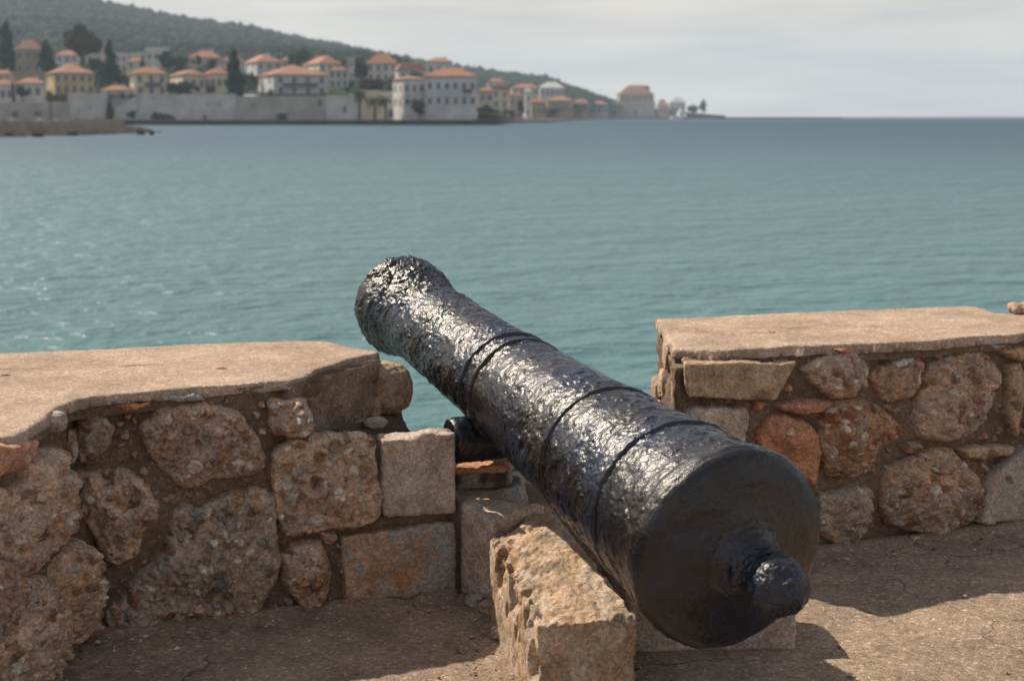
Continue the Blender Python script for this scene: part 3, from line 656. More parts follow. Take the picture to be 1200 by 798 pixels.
tag(mesh_np('sea', V, Fq, M['sea'], None, smooth=False), 'calm rippled sea, green near the terrace and blue far out', None, None, 'structure')

# ------------------------------------------------------------------ far shore: terrain
XS = [-900, -300, 0, 60, 110, 150, 200, 245, 300, 350, 400, 450, 500, 560, 600, 640, 670, 700, 720, 760, 850]
RY = [-45, -20, -4, -2, 4, 15, 24, 30, 38, 49, 58, 68, 76, 85, 89, 93, 103, 112, 118, 128, 136.2]
def ridge_y(px): return np.interp(px, XS, RY)
def prof_y(px, D):
    """picture row of the land at bearing px and distance D (rises behind the shore walls to the ridge)"""
    k = np.interp(px, [-900, 430, 470, 540, 580, 700], [1, 1, .95, .30, .10, .04])
    ry = ridge_y(px)
    low = np.interp(D, [455, 468, 500, 590, 650, 800], [112.5, 112.0, 110, 93, 84, 72])
    low = 137.5 - (137.5 - low) * k
    t = np.clip((D - 800) / 900, 0, 1)
    y = low + (ry - low) * t ** .9
    return np.where(D <= 800, np.maximum(low, ry), np.where(D <= 1700, y, ry + (D - 1700) * .03))
def land_z(px, D): return HC + (HY - prof_y(px, D)) / F * D
# (far points are placed by bearing and distance; the small pitch correction is exact enough at these distances)
def far(px, py, D):
    return aty(px, py, D)
pxs = np.arange(-900, 851, 7.0); Ds = np.concatenate([np.arange(462, 700, 8), np.arange(700, 1200, 20), np.arange(1200, 2300, 30)])
PX, DD = np.meshgrid(pxs, Ds); PX = PX.ravel(); DD = DD.ravel()
ZZ = land_z(PX, DD); XX = np.array([far(p, HY, d)[0] for p, d in zip(PX, DD)])
nz_ = fbm(np.stack([XX, DD, 0 * DD], 1) * .012, 4, .5, seed=5)
ZZ = ZZ + nz_ * np.interp(DD, [462, 800, 1300, 1700], [.2, 2, 7, 4]) * np.clip((700 - PX) / 300, .1, 1)
M['scrub'] = plain_mat('scrub_ground', (.032, .040, .025), .95, .5, .05); M['scrub'].node_tree.nodes['Principled BSDF'].inputs['Specular IOR Level'].default_value = .05
Qt, ut = grid_faces(len(pxs), len(Ds), DD >= np.interp(PX, [585, 600, 645, 700, 740], [0, 640, 760, 1150, 1420]))
tag(mesh_np('hill', np.stack([XX, DD, ZZ], 1)[ut], Qt, M['scrub']), 'wooded hill rising behind the town', None, None, 'structure')

# ------------------------------------------------------------------ vegetation
def leaf_mat(name, c, var=.35):
    m, nt, b = mat(name)
    at = node(nt, 'ShaderNodeVertexColor', layer_name='Col')
    cc = mixc(nt, 1.0, at.outputs['Color'], c, 'MULTIPLY'); nt.links.new(cc, b.inputs['Base Color']); b.inputs['Roughness'].default_value = .9; b.inputs['Specular IOR Level'].default_value = .05
    return m
M['cypress'] = leaf_mat('cypress_leaves', (.030, .045, .028)); M['pine'] = leaf_mat('pine_leaves', (.045, .070, .028)); M['olive'] = leaf_mat('eucalyptus_leaves', (.10, .085, .038))
M['dark'] = leaf_mat('dark_leaves', (.035, .05, .028)); M['palm'] = leaf_mat('palm_fronds', (.055, .065, .03)); M['yellow'] = leaf_mat('dry_palm_fronds', (.16, .14, .04)); M['brown'] = leaf_mat('bare_twigs', (.095, .08, .055))
M['bark'] = plain_mat('tree_bark', (.07, .052, .04), .9)
def leaves(name, centres, radii, n, size, m, parent, seed, rng=None):
    """leaf sprays: small quads spread through clumps"""
    R = np.random.default_rng(seed); C_ = np.asarray(centres, float); r = np.asarray(radii, float)
    if r.ndim == 1: r = np.stack([r, r, r], 1)
    w = r.prod(1) ** .67; k = R.choice(len(C_), n, p=w / w.sum())
    d = R.normal(size=(n, 3)); d /= np.linalg.norm(d, axis=1, keepdims=True); rad = R.uniform(.35, 1, n) ** .5
    P = C_[k] + d * r[k] * rad[:, None]
    a = R.normal(size=(n, 3)); a /= np.linalg.norm(a, axis=1, keepdims=True); b = np.cross(a, R.normal(size=(n, 3))); b /= np.linalg.norm(b, axis=1, keepdims=True)
    s = size * R.uniform(.6, 1.4, (n, 1))
    V = np.stack([P - a * s - b * s * .5, P + a * s - b * s * .5, P + a * s + b * s * .5, P - a * s + b * s * .5], 1).reshape(-1, 3)
    sh = np.repeat(R.uniform(.55, 1.5, len(C_))[k] * R.uniform(.75, 1.25, n), 4)[:, None] * np.ones((1, 3))
    return mesh_np(name, V, np.arange(4 * n).reshape(n, 4), m, parent, smooth=False, col=sh, local=True)
def trunk_mesh(name, pts, rads, parent, m=None, nseg=7):
    V, Fc = [], []
    for p, r in zip(pts, rads):
        for k in range(nseg): a = 2 * math.pi * k / nseg; V.append((p[0] + r * math.cos(a), p[1] + r * math.sin(a), p[2]))
    for i in range(len(pts) - 1):
        for k in range(nseg): Fc.append((i * nseg + k, i * nseg + (k + 1) % nseg, (i + 1) * nseg + (k + 1) % nseg, (i + 1) * nseg + k))
    return mesh_np(name, V, Fc, m or M['bark'], parent, local=True)
def sc_(D): return D / F
def tree(name, px, ytop, ybase, wpx, D, mt, label, seed, shape='round', n=900, group=None, cat='tree'):
    b = far(px, ybase, D); u = D / F; H = (ybase - ytop) * u; W = wpx * u
    t = tag(empty(name, b), label, cat, group); R = np.random.default_rng(seed)
    if shape == 'cypress':
        hs = np.linspace(.06, .97, 16); cs = [(R.normal(0, W * .05), R.normal(0, W * .05), h * H) for h in hs]
        rs = [(W * .5 * p, W * .5 * p, H * .07) for p in np.interp(hs, [0, .12, .35, .7, 1], [.6, .9, 1, .66, .16])]
        trunk_mesh('trunk', [(0, 0, -1.5), (0, 0, H * .3), (0, 0, H * .8)], [W * .09, W * .07, W * .03], t); leaves('crown', cs, rs, int(n * 1.7), W * .085, mt, t, seed)
    elif shape == 'cone':
        hs = np.linspace(.1, .97, 14); cs = []; rs = []
        for h in hs:
            q = W * .5 * (1.05 - h) ** .8
            for a in R.uniform(0, 6.28, 3): cs.append((math.cos(a) * q * .5, math.sin(a) * q * .5, h * H + R.normal(0, H * .02))); rs.append((q * .6 + .1, q * .6 + .1, H * .05))
        trunk_mesh('trunk', [(0, 0, -1.5), (0, 0, H * .4), (0, 0, H * .85)], [W * .06, W * .05, W * .02], t); leaves('crown', cs, rs, int(n * 1.7), W * .07, mt, t, seed)
    else:
        k = 16; cs = []; rs = []; zc = .62 if shape == 'round' else (.52 if shape == 'bush' else .6)
        for i in range(k):
            d = R.normal(size=3); d /= np.linalg.norm(d); q = R.uniform(.35, 1)
            cs.append((d[0] * W * .36 * q, d[1] * W * .36 * q, H * zc + d[2] * H * (1 - zc) * .72 * q)); rs.append((W * R.uniform(.12, .22), W * R.uniform(.12, .22), H * R.uniform(.08, .16)))
        tr = trunk_mesh('trunk', [(0, 0, -1.5), (0, 0, H * .25), (W * .03, 0, H * .5), (W * .02, 0, H * .75)], [W * .05, W * .045, W * .035, W * .015], t)
        for i in range(4): c = cs[i * 4]; trunk_mesh('limb', [(0, 0, H * .28), (c[0] * .5, c[1] * .5, H * .28 + (c[2] - H * .28) * .6), tuple(c)], [W * .028, W * .02, W * .008], t)
        leaves('crown', cs, rs, int(n * 1.5), W * .05, mt, t, seed)
    return t
def palm(px, ytop, ybase, wpx, D, mt, label, seed):
    b = far(px, ybase, D); u = D / F; H = (ybase - ytop) * u; W = wpx * u; R = np.random.default_rng(seed)
    t = tag(empty('palm_tree', b), label, 'palm tree', 'palm trees along the far quay'); th = H - W * .22
    trunk_mesh('trunk', [(0, 0, -.8), (W * .02, 0, th * .5), (0, 0, th)], [W * .07, W * .055, W * .06], t)
    V, Fc, cl = [], [], []
    for i in range(34):
        a = R.uniform(0, 6.28); el = R.uniform(-.5, 1.25); Ln = W * R.uniform(.45, .58); pts = []
        for q in np.linspace(0, 1, 6):
            r = Ln * q * math.cos(el * (1 - q * .5)); z = th + Ln * (math.sin(el) * q - .55 * q * q); pts.append((r, z))
        b0 = len(V); w0 = W * .05; sh = R.uniform(.6, 1.4)
        for q, (r, z) in zip(np.linspace(0, 1, 6), pts):
            w = w0 * math.sin(math.pi * min(.95, q * .8 + .15)); x, y = r * math.cos(a), r * math.sin(a); nx, ny = -math.sin(a) * w, math.cos(a) * w
            V += [(x - nx, y - ny, z - w * .6), (x, y, z), (x + nx, y + ny, z - w * .6)]; cl += [(sh,) * 3] * 3
        for j in range(5):
            o = b0 + 3 * j; Fc += [(o, o + 1, o + 4, o + 3), (o + 1, o + 2, o + 5, o + 4)]
    mesh_np('crown', V, Fc, mt, t, smooth=False, col=np.array(cl), local=True)
    return t

# woodland on the hill: countless trees that read as one cover
R = np.random.default_rng(77); n = 30000
wp = R.uniform(-500, 800, n); wd = 500 + 1250 * R.random(n) ** .75; keep = (wd > 800) | (R.random(n) < .6)
ridge_n = 2500; wp = np.concatenate([wp[keep], R.uniform(-300, 740, ridge_n)]); wd = np.concatenate([wd[keep], R.uniform(1600, 1710, ridge_n)])
wx = (wp - 600) / F * wd; dx_ = np.array([far(p, HY, d)[0] for p, d in zip(wp, wd)])
wz = land_z(wp, wd) + fbm(np.stack([dx_, wd, 0 * wd], 1) * .012, 4, .5, seed=5) * np.interp(wd, [462, 800, 1300, 1700], [.2, 2, 7, 4]) * np.clip((700 - wp) / 300, .1, 1)
IV = ico; IF = np.array(icf); NI = 6
fade = np.clip((760 - wp) / 120, .25, 1)
sz = R.uniform(.7, 1.7, len(wp)) * (1 + .9 * (R.random(len(wp)) < .12)) * fade * np.interp(wd, [500, 900, 1700], [.9, 1, 1.35]); okp = wd >= np.interp(wp, [470, 585, 600, 645, 700, 740], [0, 560, 660, 780, 1170, 1450]); sz = sz * okp; V = (IV[None] * R.uniform(.6, 1.4, (len(wp), 6, 1))) * sz[:, None, None] * np.array([1.25, 1.25, .95]) + np.stack([dx_, wd, wz + sz * .5], 1)[:, None, :]
Fw = (IF[None] + (np.arange(len(wp)) * 6)[:, None, None]).reshape(-1, 3)
cw = np.repeat(R.uniform(.6, 1.4, len(wp)) * (1.05 + .7 * fbm(np.stack([dx_, wd * .6, 0 * wd], 1) * .012, 3, seed=44)), 6)[:, None] * np.ones((1, 3))
M['wood'] = leaf_mat('woodland', (.018, .030, .023))
tag(mesh_np('woodland', V.reshape(-1, 3), Fw, M['wood'], None, smooth=True, col=cw), 'pine woodland covering the far hill', 'woodland', None, 'stuff')

# ------------------------------------------------------------------ far town
def plaster(name, c): M[name] = plain_mat(name, c, .85, .3, .22)
for nme, c in (('white_plaster', (.54, .53, .52)), ('grey_plaster', (.50, .50, .50)), ('cream_plaster', (.62, .54, .42)), ('ochre_plaster', (.50, .36, .19)), ('beige_stone', (.34, .26, .19)), ('pink_plaster', (.46, .34, .30)),
               ('rubble_wall', (.38, .36, .33)), ('shore_wall', (.52, .51, .49)), ('dark_quay', (.045, .04, .038)), ('quay_top', (.20, .17, .15))): plaster(nme, c)
def tile_mat(name, c):
    m, nt, b = mat(name)
    w = node(nt, 'ShaderNodeTexWave', Scale=2.2, Distortion=.6); tc = node(nt, 'ShaderNodeTexCoord', name='tc'); nt.links.new(tc.outputs['Object'], w.inputs['Vector'])
    cc = mixc(nt, .5, c, ramp(nt, noise(nt, .7, 5, .7), [(.3, .6), (.7, 1.35)]), 'MULTIPLY'); nt.links.new(cc, b.inputs['Base Color']); b.inputs['Roughness'].default_value = .85
    bump(nt, b, w.outputs['Fac'], .6, .08); return m
M['tile'] = tile_mat('terracotta_tiles', (.34, .15, .09)); M['tile2'] = tile_mat('faded_tiles', (.36, .17, .11)); M['tile3'] = tile_mat('brown_tiles', (.28, .14, .085))
M['shutter'] = plain_mat('dark_shutters', (.10, .11, .12), .6, .2, 2); M['glass'] = plain_mat('window_glass', (.02, .025, .03), .15, .1, 2); M['trim'] = plain_mat('window_trim', (.42, .41, .39), .8)
M['bluedoor'] = plain_mat('blue_paint', (.03, .12, .25), .5); M['railing'] = plain_mat('railing_iron', (.05, .05, .055), .6)
# one window mesh: trim round a recessed pane, 1 x 1, facing -y
_wv, _wf, _wm = [], [], []
def _bx(x0, x1, y0, y1, z0, z1, mi):
    b = len(_wv); _wv.extend([(x0, y0, z0), (x1, y0, z0), (x1, y1, z0), (x0, y1, z0), (x0, y0, z1), (x1, y0, z1), (x1, y1, z1), (x0, y1, z1)])
    for f in ((0, 3, 2, 1), (4, 5, 6, 7), (0, 1, 5, 4), (1, 2, 6, 5), (2, 3, 7, 6), (3, 0, 4, 7)): _wf.append(tuple(i + b for i in f)); _wm.append(mi)
_bx(-.62, -.5, -.16, .05, -.05, 1.05, 0); _bx(.5, .62, -.16, .05, -.05, 1.05, 0); _bx(-.62, .62, -.165, .05, 1.05, 1.13, 0); _bx(-.68, .68, -.22, .05, -.12, -.05, 0); _bx(-.5, .5, -.06, .05, -.05, 1.05, 1)
WIN = mesh_np('window', _wv, _wf, None, None, smooth=False, mats=[M['trim'], M['shutter']], midx=_wm); WINM = WIN.data; bpy.data.objects.remove(WIN)
def box_part(name, x0, x1, y0, y1, z0, z1, m, parent):
    V = [(x0, y0, z0), (x1, y0, z0), (x1, y1, z0), (x0, y1, z0), (x0, y0, z1), (x1, y0, z1), (x1, y1, z1), (x0, y1, z1)]
    return mesh_np(name, V, [(0, 3, 2, 1), (4, 5, 6, 7), (0, 1, 5, 4), (1, 2, 6, 5), (2, 3, 7, 6), (3, 0, 4, 7)], m, parent, smooth=False, local=True)
def win(parent, x, y, z, w, h, rz=0):
    o = bpy.data.objects.new('window', WINM); COL.objects.link(o); o.parent = parent; o.location = (x, y, z); o.scale = (w, 1, h); o.rotation_euler = (0, 0, rz); return o
def house(name, xl, xc, xr, yeave, ybase, yapex, D, wall, roof, label, rows=2, cols=3, side=1, balcony=None, cat='house', wscale=1.0, group=None, below=3.0, ridge=.35, flat=False, chim=True, zr=None):
    u = D / F; c = far(xc, ybase, D); H = (ybase - yeave) * u; RH = max((yeave - yapex) * u, .1)
    a = math.radians(24) if xl is not None and xl < xc else math.radians(4)
    bear = lambda p: (p - 600) / F / (CT)
    def solve(p, dx, dy):   # walk from c along (dx,dy) until it is seen at bearing p
        k = ray(p, ybase)[0] / ray(p, ybase)[1]; return (k * c[1] - c[0]) / (dx - k * dy)
    w = solve(xr, math.cos(a), math.sin(a)); d = solve(xl, -math.sin(a), math.cos(a)) if xl is not None and xl < xc else w * .7
    d = max(4.0, min(d, 22.0)); w = max(w, 1.5)
    t = tag(empty(name, c, a), label, cat, group)
    box_part('wall', 0, w, 0, d, -below, H, M[wall], t)
    ov = .5
    if flat: box_part('roof', -ov * .5, w + ov * .5, -ov * .5, d + ov * .5, H + .002, H + RH, M[roof], t)
    else:
        r0 = min(w, d) * .5; rx0, rx1 = (r0 * .95, w - r0 * .95) if w >= d else (w * .5, w * .5); ry0, ry1 = (d * .5, d * .5) if w >= d else (r0, d - r0)
        if rx1 < rx0: rx0 = rx1 = w * .5
        V = [(-ov, -ov, H + .05), (w + ov, -ov, H + .05), (w + ov, d + ov, H + .05), (-ov, d + ov, H + .05), (-ov, -ov, H + .25), (w + ov, -ov, H + .25), (w + ov, d + ov, H + .25), (-ov, d + ov, H + .25), (rx0, ry0, H + RH), (rx1, ry1, H + RH)]
        Fr = [(0, 3, 2, 1), (0, 1, 5, 4), (1, 2, 6, 5), (2, 3, 7, 6), (3, 0, 4, 7)] + ([(4, 5, 9, 8), (5, 6, 9), (6, 7, 8, 9), (7, 4, 8)] if w >= d else [(4, 5, 8), (5, 6, 9, 8), (6, 7, 9), (7, 4, 8, 9)])
        rf = mesh_np('roof', V, Fr, M[roof], t, smooth=False, local=True)
        if chim: box_part('chimney', w * .7, w * .7 + .8, d * .45, d * .45 + .8, H + RH * .3, H + RH * .95 + .6, M[wall], rf)
    sw = 1.15 * wscale; sh = min(1.9 * wscale, H / max(rows, 1) * .55)
    for r in range(rows):
        z = (H * zr[r] if zr else H * (r + .5) / rows) - sh * .4
        for k in range(cols): win(t, w * (k + .5) / cols, 0, z, sw, sh)
        if side and d > 5 and xl is not None and xl < xc:
            for k in range(2): win(t, 0, d * (k + .5) / 2, z, sw, sh, -math.pi / 2)
    if balcony:
        f0, f1, zf = balcony; b = box_part('balcony', w * f0, w * f1, -1.1, -.002, H * zf - .18, H * zf, M['trim'], t); box_part('railing', w * f0, w * f1, -1.1, -1.05, H * zf + .002, H * zf + .9, M['railing'], b)
    return t
HS = [  # xl, xc, xr, eave, base, apex, D, wall, roof, label, kw
 (40, 64, 111, 87, 112, 75, 470, 'ochre_plaster', 'tile2', 'wide ochre house with low red hipped roof above the white shore wall', dict(rows=2, cols=5)),
 (None, 19, 48, 60, 88, 48, 560, 'beige_stone', 'tile3', 'tall beige stone house between the two left dark trees', dict(rows=2, cols=3)),
 (None, -8, 16, 101, 122, 94, 440, 'grey_plaster', 'tile2', 'low grey house with pink tiled roof at the left picture edge', dict(rows=1, cols=3)),
 (None, 20, 50, 99, 118, 92, 445, 'white_plaster', 'tile2', 'low white house with pink roof in front of the beige stone house', dict(rows=1, cols=3)),
 (None, -12, 14, 88, 102, 83, 500, 'cream_plaster', 'tile3', 'cream house half hidden behind the pink roof at the left edge', dict(rows=1, cols=3)),
 (None, 119, 152, 107, 119, 101, 465, 'grey_plaster', 'tile', 'low house with orange roof right of the ochre house', dict(rows=1, cols=2)),
 (153, 158, 197, 88, 113, 79, 475, 'cream_plaster', 'tile', 'square cream house with balcony above the stair wall', dict(rows=2, cols=3, balcony=(.3, .8, .48))),
 (198, 214, 241, 89, 109, 82, 490, 'cream_plaster', 'tile3', 'small cream house with sunlit side behind the round green bush', dict(rows=1, cols=3)),
 (241, 246, 268, 88, 108, 80, 492, 'cream_plaster', 'tile2', 'small cream house just left of the tall shore cypress', dict(rows=1, cols=3)),
 (None, 172, 195, 62, 86, 57, 640, 'white_plaster', 'white_plaster', 'flat topped white house below the hill left of the green pine', dict(rows=2, cols=3, flat=True)),
 (None, 222, 258, 69, 88, 60, 650, 'pink_plaster', 'tile', 'pinkish house with red roof high behind the small cream houses', dict(rows=2, cols=4)),
 (None, 136, 168, 66, 86, 63, 655, 'white_plaster', 'grey_plaster', 'long pale flat roofed building on the slope right of the dark cone tree', dict(rows=2, cols=5, flat=True)),
 (284, 301, 331, 74, 94, 64, 600, 'white_plaster', 'tile2', 'white house with sunlit end wall right of the tall cypress', dict(rows=2, cols=3)),
 (303, 321, 385, 89, 114, 76, 485, 'grey_plaster', 'tile', 'broad grey mansion with balcony row and sunlit cream end', dict(rows=2, cols=4, balcony=(.15, .8, .5))),
 (353, 374, 401, 76, 97, 66, 585, 'cream_plaster', 'tile', 'house with bright red roof behind the grey mansion', dict(rows=2, cols=3)),
 (None, 408, 415, 71, 95, 69, 570, 'white_plaster', 'white_plaster', 'narrow white tower house beside the bare brown tree', dict(rows=2, cols=1, flat=True, wscale=.7)),
 (None, 430, 466, 76, 97, 64, 580, 'white_plaster', 'tile', 'white two storey house with red roof left of the shore palms', dict(rows=2, cols=4)),
 (464, 467, 499, 83, 97, 74, 565, 'white_plaster', 'tile', 'small house with red roof peeking behind the big shore house', dict(rows=1, cols=3)),
 (None, 499, 559, 92, 141, 81, 445, 'white_plaster', 'tile', 'large white three storey house standing on the quay edge', dict(rows=2, cols=6, balcony=(.72, .9, .64), wscale=.85, zr=(.44, .78))),
 (461, 473, 498.6, 95, 141, 90, 445, 'white_plaster', 'tile', 'lower wing with sunlit end on the left of the large white quay house', dict(rows=2, cols=3, wscale=.85, zr=(.44, .78), chim=False)),
 (None, 561, 578, 108, 140, 104, 600, 'pink_plaster', 'tile2', 'narrow house with pink roof just right of the large white house', dict(rows=2, cols=2)),
 (None, 577, 596, 107, 140, 102, 640, 'cream_plaster', 'tile2', 'tall cream house with faded flat roof by the far harbour', dict(rows=3, cols=2, flat=True)),
 (None, 597, 613, 114, 140.5, 109, 660, 'pink_plaster', 'tile3', 'rose coloured house between the cream house and the white belfry', dict(rows=2, cols=2)),
 (None, 616, 622, 109, 140, 104, 670, 'white_plaster', 'white_plaster', 'slim white belfry in the far harbour row', dict(rows=2, cols=1, wscale=.7, chim=False, cat='belfry')),
 (None, 623, 640, 121, 140.5, 116, 690, 'beige_stone', 'tile2', 'low beige house right of the white belfry', dict(rows=1, cols=3)),
 (None, 560, 577, 121, 140, 119, 560, 'cream_plaster', 'cream_plaster', 'low cream shed at the waterline beside the large white house', dict(rows=1, cols=2, flat=True)),
 (None, 633, 661, 104, 126, 97, 900, 'white_plaster', 'grey_plaster', 'big pale building with grey gabled roof under the hill end', dict(rows=2, cols=5)),
 (None, 642, 672, 119, 138.5, 114, 850, 'beige_stone', 'tile2', 'long beige harbour building in front of the pale gabled one', dict(rows=1, cols=4)),
 (None, 673, 690, 121, 137, 117, 1100, 'pink_plaster', 'tile2', 'small rosy house between the harbour and the headland', dict(rows=1, cols=2)),
 (None, 726, 766, 112, 136.5, 101, 1450, 'beige_stone', 'tile3', 'large brown building with red roof on the headland', dict(rows=3, cols=6, wscale=1.6)),
 (None, 771, 783, 124, 137, 120, 1440, 'pink_plaster', 'tile2', 'small pink house right of the headland building', dict(rows=1, cols=2, wscale=1.5)),
 (None, 785, 803, 121, 137, 115, 1450, 'grey_plaster', 'grey_plaster', 'grey blue roofed house behind the white ferry', dict(rows=1, cols=3, wscale=1.5)),
 (None, 66, 92, 66, 84, 60, 690, 'white_plaster', 'tile2', 'white house half hidden behind the big olive brown tree', dict(rows=2, cols=3)),
 (None, 148, 172, 74, 92, 68, 600, 'cream_plaster', 'tile3', 'cream house peeking over the roof of the square cream house', dict(rows=2, cols=2)),
 (None, 262, 284, 72, 92, 66, 620, 'white_plaster', 'tile', 'white house on the slope just behind the lone cypress', dict(rows=2, cols=2)),
 (None, 330, 352, 72, 92, 67, 660, 'white_plaster', 'tile2', 'small white house below the wide green pine', dict(rows=2, cols=2)),
 (None, 386, 408, 84, 104, 80, 530, 'grey_plaster', 'tile3', 'grey house right of the broad grey mansion', dict(rows=2, cols=3)),
 (None, 100, 122, 58, 74, 53, 720, 'pink_plaster', 'tile2', 'small pink house high on the slope behind the pointed conifer', dict(rows=2, cols=2)),
 (None, 500, 530, 74, 90, 68, 640, 'white_plaster', 'tile2', 'white house on the slope above the roof of the large white house', dict(rows=1, cols=3)),
 (None, 600, 632, 104, 122, 99, 780, 'cream_plaster', 'tile', 'cream house with orange roof rising behind the white belfry', dict(rows=2, cols=4)),
 (None, 572, 592, 97, 112, 93, 760, 'white_plaster', 'tile2', 'white house on the slope above the tall cream harbour house', dict(rows=1, cols=3)),
 (None, 692, 712, 123, 137, 119, 1250, 'white_plaster', 'tile2', 'small white house just left of the headland wall', dict(rows=1, cols=3, wscale=1.3)),
]
for i, (xl, xc, xr, ye, yb, ya, D, wl_, rf, lab, kw) in enumerate(HS): house('house' if 'belfry' not in lab else 'belfry', xl, xc, xr, ye, yb, ya, D, wl_, rf, lab, **kw)

# shore walls, quay and rocks
def far_wall(name, x0, x1, yt0, yt1, yb, D0, D1, m, label, thick=2.5, cat='wall', holes=()):
    a = far(x0, yt0, D0); b = far(x1, yt1, D1); za = far(x0, yb, D0)[2]; zb = far(x1, yb, D1)[2]
    ex = b - a; ex[2] = 0; L = np.linalg.norm(ex); ex /= L; ey = np.array([-ex[1], ex[0], 0]) * thick
    o = tag(empty(name, (a[0], a[1], 0)), label, cat)
    n = max(2, int(L / 1.2)); R_ = random.Random(int(x0 * 7 + x1)); top = [a[2] + (b[2] - a[2]) * k / n + R_.uniform(-.12, .12) for k in range(n + 1)]
    V, Fc = [], []
    for k in range(n + 1):
        p = a + ex * L * k / n; q = p + ey; zb_ = za + (zb - za) * k / n
        V += [(p[0], p[1], zb_), (p[0], p[1], top[k]), (q[0], q[1], top[k]), (q[0], q[1], zb_)]
    for k in range(n):
        i = 4 * k; j = i + 4; Fc += [(i, j, j + 1, i + 1), (i + 1, j + 1, j + 2, i + 2), (i + 2, j + 2, j + 3, i + 3)]
    Fc += [(0, 1, 2, 3), (4 * n + 3, 4 * n + 2, 4 * n + 1, 4 * n)]
    mesh_np('masonry', V, Fc, M[m], o, smooth=False)
    for hx_, hy_, w_, h_, mm in holes:
        f = (hx_ - x0) / (x1 - x0); Dm = D0 + (D1 - D0) * f; p = far(hx_, hy_, Dm) - np.array(o.location); u = Dm / F
        dd = np.array([-ey[0], -ey[1], 0]) / thick * .06
        ang = math.atan2(ex[1], ex[0]); e = box_part('opening' if mm != 'bluedoor' else 'door', -w_ * u / 2, w_ * u / 2, -.06, .3, 0, h_ * u, M[mm], o); e.location = p; e.rotation_euler = (0, 0, ang)
    return o
far_wall('shore_wall', 79, 126, 110, 110, 146, 462, 462, 'shore_wall', 'plain pale shore wall below the ochre house', holes=[(106, 128, 2, 3, 'shutter'), (92, 132, 1.5, 3, 'shutter')])
far_wall('stair_wall', 126, 160, 134, 112, 146, 461, 461, 'shore_wall', 'sloping stair wall climbing to the square cream house')
far_wall('shore_wall', 126, 160, 118, 113, 144, 466, 466, 'rubble_wall', 'dark recessed wall behind the sloping stair')
far_wall('shore_wall', 160, 276, 110.5, 110.5, 146, 462, 462, 'shore_wall', 'long pale shore wall under the small cream houses', holes=[(243, 125, 2, 3, 'shutter'), (257, 125, 2, 3, 'shutter'), (180, 118, 1.5, 4, 'shutter')])
far_wall('shore_wall', 276, 382, 113, 113, 146, 461, 461, 'rubble_wall', 'rough stone shore wall under the grey mansion', holes=[(375, 125, 4, 8, 'shutter'), (296, 126, 2, 4, 'shutter')])
far_wall('shore_wall', 382, 420, 112, 112, 146, 460, 460, 'white_plaster', 'white shore wall with a dark doorway left of the palms', holes=[(404, 132, 3, 7, 'shutter')])
far_wall('shore_wall', 420, 475, 106, 108, 146, 459, 459, 'cream_plaster', 'tall cream garden wall behind the palms', holes=[(459, 138, 7, 9, 'bluedoor')])
far_wall('garden_wall', -60, 79, 121, 120, 150, 430, 430, 'rubble_wall', 'low rubble garden wall at the left shore', holes=[(18, 138, 7, 7, 'shutter'), (44, 136, 8, 5, 'shutter')])
far_wall('lower_wall', -60, 78, 139, 141, 160, 330, 330, 'rubble_wall', 'stained lower wall just above the left shore rocks')
far_wall('headland_wall', 704, 768, 120, 119, 140, 1400, 1400, 'rubble_wall', 'grey terrace wall along the foot of the headland', 2.5, holes=[(720, 136, 4, 6, 'shutter'), (745, 136, 4, 6, 'shutter')])
def slab_land(name, pts, z1, m, label, seed, z0=SEA - .5):
    """flat-topped strip of quay or shore from bearing/distance corners (front then back)"""
    P = [np.array([ray(p, HY)[0] / ray(p, HY)[1] * d, d]) for p, d in pts]
    R_ = random.Random(seed); n = len(P)
    V = [(p[0], p[1], z0) for p in P] + [(p[0], p[1], z1) for p in P]
    o = mesh_np(name, V, [tuple(range(n, 2 * n))] + [(i, (i + 1) % n, n + (i + 1) % n, n + i) for i in range(n)], M[m], None, smooth=False)
    return tag(o, label, None, None, 'structure')
slab_land('quay', [(146, 425), (585, 425), (590, 520), (590, 600), (146, 600)], SEA + 1.5, 'dark_quay', 'dark low quay in front of the town', 1)
slab_land('far_quay', [(588, 560), (642, 590), (668, 800), (700, 1150), (700, 1400), (560, 1400), (560, 620)], SEA + 1.2, 'quay_top', 'low far harbour quay', 2)
slab_land('headland', [(690, 1300), (835, 1340), (845, 1500), (690, 1500)], SEA + 1.6, 'quay_top', 'low headland shore', 3)
slab_land('jetty', [(835, 1380), (986, 1390), (986, 1398), (835, 1392)], SEA + 1.3, 'dark_quay', 'long low jetty reaching out from the headland', 4)
M['rock'] = mortar_mat('shore_rock', (.045, .041, .037), (.095, .085, .076), .4, 2.0, .1); M['rock'].node_tree.nodes['Principled BSDF'].inputs['Specular IOR Level'].default_value = 0.0
spx = np.arange(-320, 192, 2.0); sD = np.arange(170, 482, 3.0); SP, SD = [q.ravel() for q in np.meshgrid(spx, sD)]
sX = np.array([ray(p, HY)[0] / ray(p, HY)[1] for p in spx])[np.searchsorted(spx, SP)] * SD
fr = np.interp(SP, [-320, 20, 60, 100, 140, 182, 190], [172, 178, 186, 196, 212, 222, 240]); bk = np.interp(SP, [-320, 144, 148, 188], [600, 600, 262, 236])
S3 = np.stack([sX, SD, 0 * SD], 1); ins_ = np.minimum((SD - fr) / 9, (bk - SD) / 9) + .9 * fbm(S3 * .16, 3, seed=6)
sZ = SEA - .35 + np.clip(ins_, -.5, 1) * .45 + np.clip(ins_, 0, 1) * (1.5 * np.abs(fbm(S3 * .22, 4, .6, seed=9)) + .6 * fbm(S3 * .8, 3, seed=2) + .006 * np.clip(SD - fr, 0, 130))
Qs, us = grid_faces(len(spx), len(sD), ins_ > -.6)
